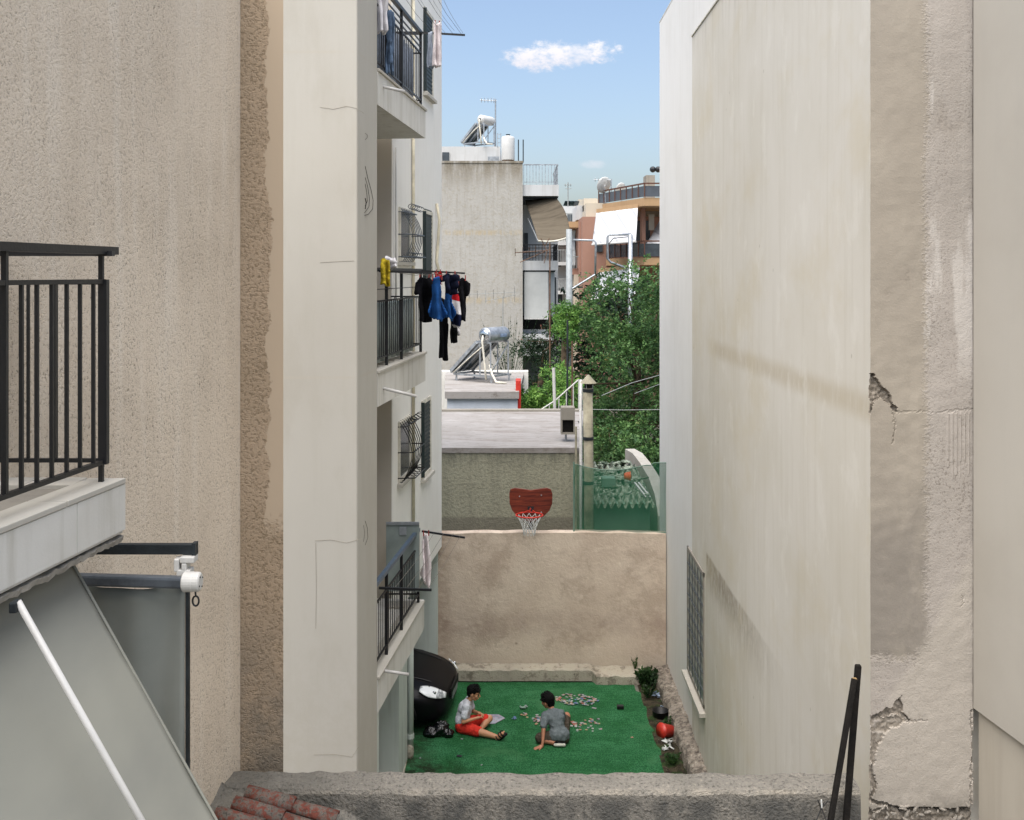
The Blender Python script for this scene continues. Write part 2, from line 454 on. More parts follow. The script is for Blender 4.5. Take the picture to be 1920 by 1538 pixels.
simple('paper_white', 'c9cbc8', .8, 0, .2, .08, 20, .3)
simple('bag_blue', '8697ad', .5, 0, .3, .15, 20, .4)
simple('c_white', 'a9aaa7', .5); simple('c_red', '9a5f54', .5); simple('c_yel', 'a09670', .5)
simple('c_blue', '5b7296', .5); simple('c_green', '809a8c', .5); simple('c_black', '25252a', .5)
simple('c_orange', '9f7d66', .5); simple('c_grey', '858a8b', .5); simple('c_pink', 'a38a8d', .5)
simple('cloth_black', '0e0e12', .9, 0, .1, .3, 10, .3)
simple('cloth_blue', '1f4c86', .85, 0, .1, .2, 10, .3)
simple('cloth_blue2', '23528f', .85, 0, .1, .2, 10, .3)
simple('cloth_navy', '12172a', .85, 0, .1, .3, 10, .3)
simple('cloth_red', 'a8171c', .85, 0, .1, .2, 10, .3)
simple('cloth_yellow', 'b8a22e', .9, 0, .1, .35, 25, .6)
simple('cloth_white', 'd5d2d3', .9, 0, .1, .08, 12, .4)
simple('cloth_pink', 'd9cfce', .9, 0, .1, .08, 12, .4)
simple('cloth_grey', '8f98a5', .9, 0, .1, .15, 12, .4)
simple('cloth_denim', '5d6f85', .9, 0, .1, .3, 14, .4)
simple('cloth_check', '16161a', .9, 0, .1, .3, 14, .4)
simple('peg', '8f3a32', .5); simple('rope', '6a655c', .9)
simple('wood_dark', '15120f', .8, 0, .2, .4, 9, .5)
simple('wood_end', '8f7650', .8)
simple('wire', '2a2a2a', .6); simple('pale_wire', '8c8f8c', .6)
simple('rust', '6e5646', .8, .2, .2, .3, 9, .4)
simple('asbestos', 'a09a86', .85, 0, .2, .25, 4, .4)
simple('matt_black', '15130f', .9)
simple('awning_white', 'b9b9b7', .8, 0, .15, .04, 3, .1)
simple('blind', 'b4b5b1', .8, 0, .15, .04, 3, .1)
simple('dish', 'b9bbb8', .5)
simple('brown_metal', '5a3a2c', .5)
simple('panel_glass', '2e3a38', .18, 0, .5, .1, 2, 0)
simple('tank_white', 'c0c0bd', .5, 0, .4, .06, 3, .1)
simple('bark', '4d4132', .9, 0, .2, .3, 9, .6)
simple('pale_bark', '9d988a', .9, 0, .2, .2, 9, .5)
simple('window_far', '3c4247', .25, 0, .5, .2, 3, 0)
simple('smoked', '4c5157', .35, 0, .5, .1, 3, 0)
simple('dull_glass', '86908c', .3, 0, .5, .12, 3, .05)
simple('groove_black', '22211f', .8); simple('crack_grey', '8f8778', .9)
simple('dark_hole', '57514a', .95, 0, .1, .3, 20, .6)
simple('yellow_pipe', 'c9c1aa', .6, 0, .3, .15, 5, .1)

def mk_fabric(name, a, bcol):                       # coated awning cloth: faint weave, soft dirt
    b = begin(name); x, y, z = pos(); v = vec(x, y, z)
    c = mixc(a, bcol, noise(vec(x, y*.5, z), 1.6, 5, .6).ss(.35, .7)*.7)
    c = mixc(c, '77705f', noise(vec(x*6, y*6, z*2), 2, 6, .75).ss(.62, .8)*.3)
    finish(b, c, .8, noise(v, 160, 2), .12, .002, .15)
mk_fabric('awning_cloth', '8f8e83', '82827a'); mk_fabric('screen_cloth', '868982', '777b75')
def mk_old_awning():
    b = begin('old_awning'); x, y, z = pos()
    s = noise(vec(x*.3, y*3, z*.3), 3, 4, .7)
    c = mixc('544d42', '433d34', s.ss(.4, .65)); c = mixc(c, '6f6657', z.ss(8.9, 7.6)*.35)  # shade inside the awning put into the colour, paling towards the hem
    finish(b, c, .9, s, .2, .01, .1)
mk_old_awning()
def mk_striped():
    b = begin('striped_awning'); x, y, z = pos()
    s = ((x*2+y*.4)*6).sin().ss(.86, .96)
    c = mixc('b9babc', '8a8d90', s*.7)
    finish(b, c, .8, None, spec=.2)
mk_striped()
def mk_board():
    b = begin('backboard'); x, y, z = pos()
    s = noise(vec(x*1.2, y, z*14), 2.2, 5, .7)
    c = mixc('7b3524', '521f17', s.ss(.35, .65)); c = mixc(c, '9a4a30', noise(vec(x*3, y, z*40), 1.5, 3).ss(.6, .7)*.6)
    finish(b, c, .45, s, .1, .005, .4)
mk_board()
def mk_net(name, col, cells, thick, alpha):          # woven netting: real holes by cell
    b = begin(name); x, y, z = pos()
    sx = ((x*cells).sin().abs()).ss(1-thick, 1.0); sz = ((z*cells).sin().abs()).ss(1-thick, 1.0)
    m = sx.max(sz).max(alpha)
    finish(b, col, .8, None, spec=.1); X.nt.links.new(m.k, b.inputs['Alpha'])
mk_net('green_net', '2f644a', 260, .22, .16)
def mk_window():
    b = begin('pattern_glass'); x, y, z = pos()
    d = ((y*38+z*22).sin()*(y*38-z*22).sin()); n = noise(vec(x, y*9, z*5), 2, 4, .7)
    c = mixc('5d655f', '9aa29a', d.ss(-.1, .45)); c = mixc(c, '454c48', n.ss(.45, .7)*.5)
    finish(b, c, .35, d, .3, .006, .4)
mk_window()
def mk_mat():
    b = begin('print_mat'); x, y, z = pos(); v = vec(x, y, z)
    n = voro(v, 26)
    c = mixc('9ea0aa', '7f8390', noise(v, 14, 3).ss(.4, .6)); c = mixc(c, 'b5505a', n.ss(.28, .2)*.7)
    finish(b, c, .6, noise(v, 20), .3, .01, .3)
mk_mat()
def mk_stripes():
    b = begin('cloth_stripes'); x, y, z = pos()
    s = (z*26+x*6).sin(); s2 = (z*13+x*3+1).sin()
    c = mixc('d2cfd0', 'ad2028', s.ss(.3, .5)); c = mixc(c, '141a33', s2.ss(.55, .7))
    finish(b, c, .9, None, spec=.1)
mk_stripes()
def mk_corr():
    b = begin('corrugated'); x, y, z = pos(); v = vec(x, y, z); n = noise(v, 5, 6, .75)
    c = mixc('8b9385', '3f4b3e', n.ss(.42, .58)); c = mixc(c, 'b3b7aa', noise(v, 12, 4, .7).ss(.55, .65)*.6)
    finish(b, c, .9, n, .4, .02, .1)
mk_corr()
def mk_car():
    b = begin('car_paint'); b.inputs['Base Color'].default_value = (.004, .004, .005, 1)
    b.inputs['Roughness'].default_value = .45; b.inputs['Specular IOR Level'].default_value = .12; b.inputs['Coat Weight'].default_value = .10; b.inputs['Coat Roughness'].default_value = .06
    b = begin('lamp_glass'); x, y, z = pos()
    n = noise(vec(x, y, z), 7, 2, .5, 1)
    finish(b, mixc('8a8e8f', 'eef1f1', n.ss(.36, .5)), .15, n, .4, .01, .6)
    b = begin('chrome'); finish(b, 'c5c8cb', .15, None, spec=.5, metal=1)
mk_car()
def mk_leaf(name, a, bb, d, odd=None):
    b = begin(name); n = X.nt.nodes.new('ShaderNodeNewGeometry'); r = X(n.outputs['Random Per Island'])
    x, y, z = pos(); big = noise(vec(x, y, z), 1.3, 3)
    c = mixc(a, bb, r.ss(0, 1)); c = mixc(c, d, big.ss(.44, .58)*.75)
    if odd: c = mixc(c, odd, r.ss(.93, .95)*noise(vec(x, y, z), .7, 2).ss(.42, .6))
    finish(b, c, .55, None, spec=.3)
    tr = X.nt.nodes.new('ShaderNodeBsdfTranslucent'); X.nt.links.new(c, tr.inputs[0])
    mx = X.nt.nodes.new('ShaderNodeMixShader'); mx.inputs[0].default_value = .3
    out = X.nt.nodes['Material Output']
    X.nt.links.new(b.outputs[0], mx.inputs[1]); X.nt.links.new(tr.outputs[0], mx.inputs[2]); X.nt.links.new(mx.outputs[0], out.inputs[0])
mk_leaf('leaf_green', '426637', '6a8c50', '325030', '6f6b3c')
mk_leaf('leaf_bright', '4f7a34', '7da04c', '3c6330')
mk_leaf('leaf_dark', '1b3020', '33492f', '1a2a1a', '6d4636')
mk_leaf('leaf_weed', '24401f', '3e5c2c', '1f331b')
# ================================================================ THE SETTING
struct(MB().add([(-160,-40,-.06),(160,-40,-.06),(160,400,-.06),(-160,400,-.06)], [(0,1,2,3)]).build('ground', 'ground_concrete'))
struct(MB().box(-9, 2.6, 7.0, 16.4, -.05, -.004).build('courtyard_floor', 'ground_concrete'))
def soil(u, v):
    x = 1.98+u*.32; y = 11+v*5.4
    return (x, y, .012+.05*mnoise.noise(Vector((x*5, y*3, 0)))+.03*math.sin(u*math.pi))
struct(MB().sheet(soil, 8, 90).build('soil_strip', 'soil', smooth=True))
# artificial grass: a sheet with a wavy right edge
def turf(u, v):
    y = 10.8+v*5.44
    xr = 2.03+.02*math.sin(y*5)
    if y > 15.7: xr = 1.93
    x = -2.9+u*(xr+2.9)
    if y < 13.3: x = max(x, -1.46+.02*math.sin(y*9))
    return (x, y, .014+.006*mnoise.noise(Vector((x*2, y*2, 0))))
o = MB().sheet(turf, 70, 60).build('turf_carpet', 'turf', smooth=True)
tag(o, 'green artificial grass carpet covering the little courtyard floor', 'carpet')

# ================================================================ NEAR LEFT BUILDING
def Xl(D): return -1.77-.13*(6.6-D)
t = thing('stucco_building', 'beige rough stucco building filling the left edge, carrying a tiled balcony with black railing', 'building', (Xl(5), 5, 0))
MB().prism([(Xl(1)-1.2, 1), (Xl(1), 1), (-1.77, 6.6), (-2.9, 6.6)], -.05, 8.7).build('wall', 'stucco_beige', t)
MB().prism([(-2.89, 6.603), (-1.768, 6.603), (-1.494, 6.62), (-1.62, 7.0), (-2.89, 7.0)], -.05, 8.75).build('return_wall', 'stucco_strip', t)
# balcony
def Xb(D): return -2.127+.123*D
y0, y1 = 1.6, 4.2
bal = MB().prism([(Xb(y0)-1.2, y0), (Xb(y0), y0), (Xb(y1), y1), (Xl(y1)-.15, y1)], 5.43, 5.635).build('balcony', 'slab_white', t, bevel=.006)
q = MB()                                              # tiled floor with joints and rough soffit
q.prism([(Xb(y0)-1.2, y0), (Xb(y0)-.13, y0), (Xb(y1)-.13, y1-.13), (Xl(y1)-.1, y1-.13)], 5.6351, 5.638)
q.build('floor_tiles', 'concrete', bal)
lip = MB()
for a in range(6):
    ya = y0+(y1-y0)*a/6+.004; yb = y0+(y1-y0)*(a+1)/6-.004
    lip.hexa([(Xb(ya)-.14, ya, 5.636), (Xb(ya)+.012, ya, 5.636), (Xb(yb)+.012, yb, 5.636), (Xb(yb)-.14, yb, 5.636),
              (Xb(ya)-.14, ya, 5.658), (Xb(ya)+.012, ya, 5.658), (Xb(yb)+.012, yb, 5.658), (Xb(yb)-.14, yb, 5.658)])
for a in range(2):
    xa = -2.16+.20*a; lip.box(xa, xa+.196, y1-.14, y1+.012, 5.6362, 5.6575)
lip.build('marble_edging', 'white_wall', bal, bevel=.003)
face = MB()                                          # thin facing plates on the fascia, one joint
for a, b_ in ((0, .30), (.302, .62), (.622, .86), (.862, 1)):
    ya = y0+(y1-y0)*a; yb = y0+(y1-y0)*b_
    face.hexa([(Xb(ya), ya, 5.445), (Xb(ya)+.008, ya, 5.445), (Xb(yb)+.008, yb, 5.445), (Xb(yb), yb, 5.445),
               (Xb(ya), ya, 5.634), (Xb(ya)+.008, ya, 5.634), (Xb(yb)+.008, yb, 5.634), (Xb(yb), yb, 5.634)])
face.build('fascia', 'slab_white', bal)
def sof(u, v):
    y = y0+(y1+.0-y0)*v; x = Xb(y)-.9+u*.9
    return (x, y, 5.415-.02*abs(mnoise.noise(Vector((x*14, y*14, 3))))-.012*abs(mnoise.noise(Vector((x*40, y*40, 3)))))
MB().sheet(sof, 60, 160).build('soffit', 'concrete', bal, solid=.02)
rl = thing('railing', '', '', (Xb(4.0), 4.0, 5.66)); del rl['label']; del rl['category']; rl.parent = t; rl.location = rl.location-t.location
def rail_part(nm, a, b, w, h=None): return MB().bar(a, b, w, h).build(nm, 'black_metal', rl)
yr = 4.12
def Xr_(y): return Xb(y)-.04
rail_part('handrail', (Xr_(1.7), 1.7, 6.592), (Xr_(4.2), 4.2, 6.598), .045, .032)
rail_part('handrail', (-2.2, yr, 6.585), (Xr_(4.2)+.03, yr, 6.585), .03, .02)
rail_part('upper_rail', (Xr_(1.7), 1.7, 6.472), (Xr_(yr), yr, 6.472), .018, .018)
rail_part('upper_rail', (-2.2, yr, 6.468), (Xr_(yr)+.01, yr, 6.468), .018, .018)
rail_part('lower_rail', (Xr_(1.7), 1.7, 5.74), (Xr_(yr), yr, 5.74), .02, .018)
rail_part('lower_rail', (-2.2, yr, 5.745), (Xr_(yr)+.01, yr, 5.745), .018, .016)
rail_part('post', (Xr_(yr), yr, 5.73), (Xr_(yr), yr, 6.48), .035, .03)
rail_part('post', (Xr_(yr)-.01, yr, 5.655), (Xr_(yr)-.01, yr, 6.6), .018, .018)
def bx(px, D, z0, z1, w):
    # upright bar standing in the long side of the railing, found by where it crosses that side
    k = (px-CX)/F; y = -(2.127+.04)/(k-.123)
    rail_part('baluster', (Xr_(y), y, z0), (Xr_(y), y, z1), w)
for px in (40, 69, 97, 125, 150, 175): bx(px, 0, 5.74, 6.475, .013)
bx(9, 0, 5.745, 6.59, .018)
for i in range(8):
    bx(-18-i*34, 0, 5.74, 6.475, .013)
for px, w in ((53, .011), (101, .024), (6, .026)):
    x = (px-CX)/F*yr; rail_part('baluster', (x, yr, 5.745), (x, yr, 6.47), w)

# awning hanging below the balcony
a = thing('awning', 'grey beige sloping awning under the balcony at bottom left, with white folding arm', 'awning', (-1.72, 3.5, 5.4))
z_t, z_b = 5.375, 3.9
def Xaw(y, z): return Xb(y)+.00+(5.36-z)*.56-.16
def cloth(u, v):
    y = 1.7+2.38*u; z = z_t+(z_b-z_t)*v
    sag = .012*math.sin(v*math.pi*1.0)*math.sin(u*9)+.006*math.sin(u*23)+.010*mnoise.noise(Vector((u*9, v*4, 2)))+.004*mnoise.noise(Vector((u*25+v*9, v*9, 5)))
    return (Xaw(y, z)+sag, y, z)
MB().sheet(cloth, 60, 20).build('cloth', 'awning_cloth', a, smooth=True, solid=.003)
y = 4.08
MB().tube([(Xaw(y, z_t)+.003, y, z_t), (Xaw(y, z_b)+.003, y, z_b)], .006, 6).build('hem', 'awning_cloth', a)
MB().tube([P(22, 1128, 3.35)+Vector((.02,0,0)), P(258, 1545, 3.5)+Vector((.02,0,0)), P(326, 1665, 3.55)+Vector((.02,0,0))], .0115, 16).build('arm', 'white_tube', a, smooth=True)
MB().box(-1.655, -1.63, 3.33, 3.38, 5.385, 5.42).build('arm_bracket', 'dark_steel', a, bevel=.004)
# drop screen behind it
s = thing('drop_screen', 'flat grey fabric screen hanging against the stucco wall behind the sloping awning', 'screen', (-1.7, 4.55, 5.1))
DS = 4.56
def scr(u, v):
    a_ = P(128, 1100, DS); b_ = P(347, 1105, DS)
    p = a_.lerp(b_, u); return (p.x, p.y+.014*math.sin(u*9+v*1.2)*(1-v*.4)+.008*math.sin(u*17+v*3), p.z-1.25*v)
MB().sheet(scr, 20, 20).build('cloth', 'screen_cloth', s, smooth=True, solid=.003)
MB().bar(P(128, 1086, DS-.02), P(346, 1092, DS-.02), .05, .052).build('roller', 'grey_metal', s, bevel=.012)
MB().bar(P(352, 1100, DS), P(352, 1100, DS)+Vector((0,0,-1.25)), .016, .02).build('guide_rail', 'dark_steel', s)
# bracket with crank gear
k = thing('crank_gear', 'white awning gear box and hook hanging from a dark steel bracket arm', 'awning gear', P(350, 1040, 4.35))
MB().bar(P(180, 1029, 4.35), P(368, 1029, 4.35), .03, .044).build('bracket_arm', 'dark_steel', k, bevel=.003)
MB().box(P(362,0,4.35).x, P(369,0,4.35).x, 4.33, 4.37, P(0,1040,4.35).z, P(0,1017,4.35).z).build('bracket_end', 'dark_steel', k)
bl = MB()
for (c0, c1, d0, d1) in ((342, 369, 1040, 1052), (331, 341, 1044, 1068), (345, 355, 1052, 1066), (336, 362, 1064, 1076)):
    A = P(c0, d1, 4.35); B = P(c1, d0, 4.35); bl.box(A.x, B.x, 4.31, 4.37, A.z, B.z)
bl.build('hinge', 'white_plastic', k, bevel=.005)
g = MB(); c = P(352, 1091, 4.30)
g.lathe([(.038, -.02), (.042, -.015), (.042, .022), (.040, .03)], c, 24, 'x'); A = P(366, 1091, 4.3); g.lathe([(.036, -.012), (.041, -.006), (.041, .018), (.032, .024)], A, 24, 'x')
g.build('gear_housing', 'white_plastic', k, smooth=False, bevel=.003)
for i in range(4):
    t_ = i*math.pi/2+.5; MB().ball(A+Vector((.024, math.cos(t_)*.026, math.sin(t_)*.026)), .004, 8, 6).build('screw', 'dark_steel', k)
hk = []
c = P(367, 1127, 4.3)
for i in range(15):
    t_ = math.pi*.5+i/14*math.pi*2; hk.append(c+Vector((.0135*math.cos(t_), 0, .021*math.sin(t_))))
MB().tube([P(366, 1106, 4.3)]+hk, .0042, 8).build('hook', 'black_metal', k, smooth=True)

# ================================================================ PARAPET + TILES + BEAMS (foreground)
def par(u, v):                                       # rough rounded coping
    return (0, 0, 0)
o = MB()
x0, x1 = -3.1, 2.17
nx = 150
prof = [(6.30, 0.0), (6.30, 3.10), (6.302, 3.262), (6.315, 3.285), (6.36, 3.298), (6.44, 3.303), (6.50, 3.30), (6.515, 3.285), (6.52, 3.1), (6.52, 0)]
b0 = len(o.v)
for i in range(nx+1):
    x = x0+(x1-x0)*i/nx
    for (yy, zz) in prof:
        nn = mnoise.noise(Vector((x*6, yy*9, zz*9)))*.010+mnoise.noise(Vector((x*25, yy*25, zz*25)))*.006 if zz > 3.2 else 0
        o.v.append(Vector((x, yy+nn, zz+nn+(-.006 if x < 0 else 0)*x)))
m_ = len(prof)
for i in range(nx):
    for j in range(m_-1):
        a_ = i*m_+j; o.f.append((a_, a_+m_, a_+m_+1, a_+1))
o.f.append(tuple(range(m_-1, -1, -1))); o.f.append(tuple(nx*m_+j for j in range(m_)))
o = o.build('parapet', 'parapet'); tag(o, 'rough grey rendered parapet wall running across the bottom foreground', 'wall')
t = thing('tiled_roof', 'small lean-to roof of weathered red clay tiles and grey mortar at bottom left', 'roof', (-1.5, 5.9, 3.2))
def mort(u, v):                                       # lumpy bed, high against the parapet and the wall
    x = -2.25+1.35*u; y = 4.9+1.42*v
    z = 3.265-(6.3-y)*.30-(x+2.0)*.12-.5*max(0, x+1.15)**1.5+.022*mnoise.noise(Vector((x*8, y*8, 0)))+.012*mnoise.noise(Vector((x*26, y*26, 1)))
    z += .06*max(0, 1-(x-Xl(y))/.22)
    return (x, y, z)
MB().sheet(mort, 90, 70).build('mortar', 'parapet', t, smooth=True, solid=.05)
rows = [((462, 1484), (622, 1536), 2), ((438, 1504), (604, 1564), 2), ((404, 1524), (560, 1580), 2), ((384, 1548), (560, 1612), 2)]
ydep = [6.08, 5.96, 5.84, 5.70]
for (A, B, n), D in zip(rows, ydep):
    pa = P(A[0], A[1], D); pb = P(B[0], B[1], D-.06)
    d = (pb-pa)/n
    for i in range(n):
        a_ = pa+d*i+Vector((0,0,-.004)); b_ = pa+d*(i+1.12)+Vector((0,0,.008))
        m = MB(); dd = (b_-a_).normalized(); up = Vector((0,-.25,1)); sx = dd.cross(up).normalized(); up = sx.cross(dd)
        ns = 10
        for (p, r) in ((a_, .040), (b_, .048)):
            for kk in range(ns+1):
                th = math.pi*kk/ns; m.v.append(p+sx*math.cos(th)*r+up*math.sin(th)*r*.75)
        for kk in range(ns): m.f.append((kk, kk+1, ns+2+kk, ns+1+kk))
        m.build('clay_tile', 'clay_tile', t, smooth=True, solid=.014)
for (A, B, DA, DB, w, lab) in (((1609, 1248), (1586, 1545), 6.35, 6.2, .036, 'taller charred dark beam leaning behind the parapet end, against the cream wall'),
                               ((1602, 1273), (1574, 1440), 6.30, 6.12, .032, 'shorter charred dark beam with pale sawn top leaning at the parapet end')):
    a_ = P(*A, DA); b_ = P(*B, DB); b_ = b_+(b_-a_)*1.2
    t = thing('wooden_beam', lab, 'beam', b_)
    MB().bar(a_, b_, w, w*.9, (0,1,0)).build('beam', 'wood_dark', t, bevel=.004)
    MB().bar(a_+Vector((0,0,.004)), a_, w*.8, w*.7, (0,1,0)).build('sawn_end', 'wood_end' if DA < 6.33 else 'wood_dark', t)
t = thing('wire_stub', 'thin twisted wires and pale tie sticking up from parapet near the beams', 'wire', P(1530, 1536, 6.25))
MB().tube([P(1522, 1560, 6.2), P(1538, 1520, 6.25), P(1545, 1505, 6.27)], .004, 6).tube([P(1556, 1556, 6.2), P(1540, 1515, 6.25), P(1533, 1500, 6.25)], .004, 6).tube([P(1538, 1518, 6.25), P(1552, 1502, 6.25), P(1560, 1507, 6.25)], .003, 6).build('wire', 'wire', t)
MB().tube([P(1541, 1515, 6.24), P(1540, 1500, 6.24)], .005, 6).build('tie', 'paper_white', t)

# ================================================================ RIGHT SIDE
def Xr(D): return 2.325+.0105*D
t = thing('rendered_house', 'long cream rendered house wall on the right with one barred patterned window', 'building', (Xr(10), 10, 0))
MB().prism([(Xr(6.75), 6.75), (Xr(13.9), 13.9), (6, 13.9), (6, 6.75)][::-1], -.05, 9.76).build('wall', 'right_wall', t)
MB().prism([(Xr(6.8)+.035, 6.8), (Xr(17.2)+.0, 17.2), (6, 17.2), (6, 6.8)][::-1], -.05, 10.77).build('rear_wall', 'right_far', t)
ed = MB(); ed.bar((Xr(6.75)+.01, 6.75, 9.768), (Xr(13.9)+.01, 13.9, 9.768), .05, .02); ed.build('roof_edge', 'frame_white', t)
MB().bar((Xr(6.75)+.06, 6.75, 10.78), (Xr(17.2)+.02, 17.21, 10.78), .05, .02).build('roof_edge', 'frame_white', t)
# window
wa, wb, zb, zt = 12.95, 14.28, .95, 2.68
wn = MB()
e = .012
for (ya, yb, za, zc) in ((wa, wa+.05, zb, zt), (wb-.05, wb, zb, zt), (wa, wb, zt-.05, zt), (wa, wb, zb, zb+.05)):
    wn.hexa([(Xr(ya)-e, ya, za), (Xr(ya)+.05, ya, za), (Xr(yb)+.05, yb, za), (Xr(yb)-e, yb, za), (Xr(ya)-e, ya, zc), (Xr(ya)+.05, ya, zc), (Xr(yb)+.05, yb, zc), (Xr(yb)-e, yb, zc)])
w = wn.build('window', 'concrete', t)
MB().hexa([(Xr(wa)-.006, wa+.02, zb+.02), (Xr(wa)+.04, wa+.02, zb+.02), (Xr(wb)+.04, wb-.02, zb+.02), (Xr(wb)-.006, wb-.02, zb+.02),
           (Xr(wa)-.006, wa+.02, zt-.02), (Xr(wa)+.04, wa+.02, zt-.02), (Xr(wb)+.04, wb-.02, zt-.02), (Xr(wb)-.006, wb-.02, zt-.02)]).build('glass', 'pattern_glass', w)
br = MB()
for i in range(1, 6):
    yy = wa+(wb-wa)*i/6; br.bar((Xr(yy)-.012, yy, zb+.04), (Xr(yy)-.012, yy, zt-.04), .008)
for i in range(1, 8):
    zz = zb+(zt-zb)*i/8; br.bar((Xr(wa)-.014, wa+.04, zz), (Xr(wb)-.014, wb-.04, zz), .008)
br.build('grille', 'grey_metal', w)
MB().bar((Xr(wa-.05)-.03, wa-.06, .885), (Xr(wb+.05)-.03, wb+.06, .885), .09, .05).build('sill', 'white_wall', w)
# cracked wall
DW = 6.66
xa, xb = (1632-CX)/F*DW, (1824-CX)/F*DW
t = thing('cracked_wall', 'narrow weathered rendered wall with cracks and patches right of the cream house wall', 'wall', (xa, DW, 0))
HOLES = [([(1632,700),(1640,704),(1650,722),(1668,738),(1681,768),(1672,771),(1662,754),(1650,746),(1640,752),(1632,776)], .035),
         ([(1632,1343),(1652,1334),(1674,1322),(1690,1305),(1694,1335),(1706,1351),(1692,1346),(1676,1340),(1652,1343),(1632,1350)], .03),
         ([(1632,1346),(1658,1343),(1690,1344),(1702,1352),(1686,1361),(1668,1367),(1652,1386),(1641,1412),(1637,1445),(1632,1445)], .014)]
LINES = [[(1676,768),(1690,775),(1712,770),(1745,773),(1790,771),(1824,768)], [(1632,1440),(1638,1475),(1633,1500)], [(1800,1118),(1808,1128),(1801,1136)],
         [(1674,775),(1678,800),(1675,830)], [(1821,1330),(1823,1400),(1820,1480),(1823,1530)], [(1692,1340),(1706,1352),(1740,1349)], [(1632,1503),(1665,1511),(1700,1522),(1740,1515),(1790,1524),(1824,1514)]]
def inp(x, y, poly):
    c_ = False; j = len(poly)-1
    for i in range(len(poly)):
        xi, yi = poly[i]; xj, yj = poly[j]
        if (yi > y) != (yj > y) and x < (xj-xi)*(y-yi)/(yj-yi)+xi: c_ = not c_
        j = i
    return c_
def sdist(px, py, L):
    d = 1e9
    for (ax, ay), (bx_, by) in zip(L, L[1:]):
        vx, vy = bx_-ax, by-ay; k_ = max(0, min(1, ((px-ax)*vx+(py-ay)*vy)/(vx*vx+vy*vy))); d = min(d, math.hypot(px-ax-vx*k_, py-ay-vy*k_))
    return d
def cw(u, v):
    x = xa+(xb-xa)*u
    z = 2.5*v/.1 if v < .1 else (2.5+(v-.1)/.8*3.6 if v < .9 else 6.1+(v-.9)/.1*2.9)
    y = DW+.006*mnoise.noise(Vector((x*3, 0, z*3)))+.0025*mnoise.noise(Vector((x*14, 0, z*14)))
    if .1 < v < .9:
        px = CX+x/DW*F; py = HY+(CZ-z)/DW*F
        qx = px+5*mnoise.noise(Vector((x*22, 1, z*22)))+2.5*mnoise.noise(Vector((x*60, 5, z*60))); qy = py+5*mnoise.noise(Vector((x*22, 9, z*22)))+2.5*mnoise.noise(Vector((x*60, 3, z*60)))
        dd = 0
        for poly, dep in HOLES:
            if inp(qx, qy, poly): dd = max(dd, dep*(1+.5*mnoise.noise(Vector((x*40, 2, z*40)))))
        for k_, L in enumerate(LINES):
            s_ = sdist(qx, qy, L)
            if s_ < (1.3, 3.5, 1.2, 1.5, 2, 1.6, 4)[k_]: dd = max(dd, (.004, .03, .005, .005, .012, .008, .04)[k_])
        y += dd
        e1 = min(1, max(0, (px-(1706+14*mnoise.noise(Vector((0, 0, z*3)))+6*mnoise.noise(Vector((2, 0, z*16)))))/14)); e2 = min(1, max(0, (4.0+.12*mnoise.noise(Vector((x*5, 0, 7)))+.03*mnoise.noise(Vector((x*25, 0, 7)))-z)/.04))
        y -= .005*max(e1, e2)*min(1, (.9-v)*12)
        if py > 1514+7*mnoise.noise(Vector((x*12, 0, 2))): y += .035+.02*mnoise.noise(Vector((x*30, 0, z*30)))
        if 1774 < px < 1818 and 775 < py < 880+20*math.sin(px): y -= .004*max(0, math.sin(px*.8))
    return (x, y, z)
MB().sheet(cw, 100, 640).build('wall', 'cracked_wall', t, smooth=False)
MB().box(Xr(8)+.06, xb, DW+.09, 8, -.04, 8.95).build('core', 'cracked_wall', t)
rb = MB()
for i in range(46):
    p = P(R.uniform(1634, 1822), R.uniform(1512, 1545), DW-.03); rb.ball(p+Vector((0,.03,0)), R.uniform(.006, .020), 5, 4, (1.6, .8, .6), Matrix.Rotation(R.uniform(0, 3), 3, 'Y'))
rb.build('rubble', 'cracked_wall', t)
# smooth wall at the edge
def Xs(D): return 3.0+.156*(6.66-D)
t = thing('smooth_wall', 'smooth pale beige wall at the far right edge with a slanting joint', 'wall', (Xs(6), 6, 0))
def sw(z_of, x_off, z0, z1, nm, mat):
    m = MB(); P4 = [(Xs(6.64)+.02+x_off, 6.64), (Xs(3.0)+x_off, 3.0)]
    lo = [z_of(6.64), z_of(3.0)] if nm == 'upper_panel' else [0, 0]
    hi = [8.9, 8.9] if nm == 'upper_panel' else [z_of(6.64), z_of(3.0)]
    a_, b_ = P4; th = .5
    m.hexa([(a_[0], a_[1], lo[0]), (b_[0], b_[1], lo[1]), (b_[0]+th, b_[1], lo[1]), (a_[0]+th, a_[1], lo[0]),
            (a_[0], a_[1], hi[0]), (b_[0], b_[1], hi[1]), (b_[0]+th, b_[1], hi[1]), (a_[0]+th, a_[1], hi[0])])
    m.build(nm, mat, t)
zf = lambda y: 3.66+(6.64-y)*(-.02)
sw(zf, 0, 0, 0, 'upper_panel', 'smooth_wall'); sw(zf, .035, 0, 0, 'lower_panel', 'smooth_wall_low')

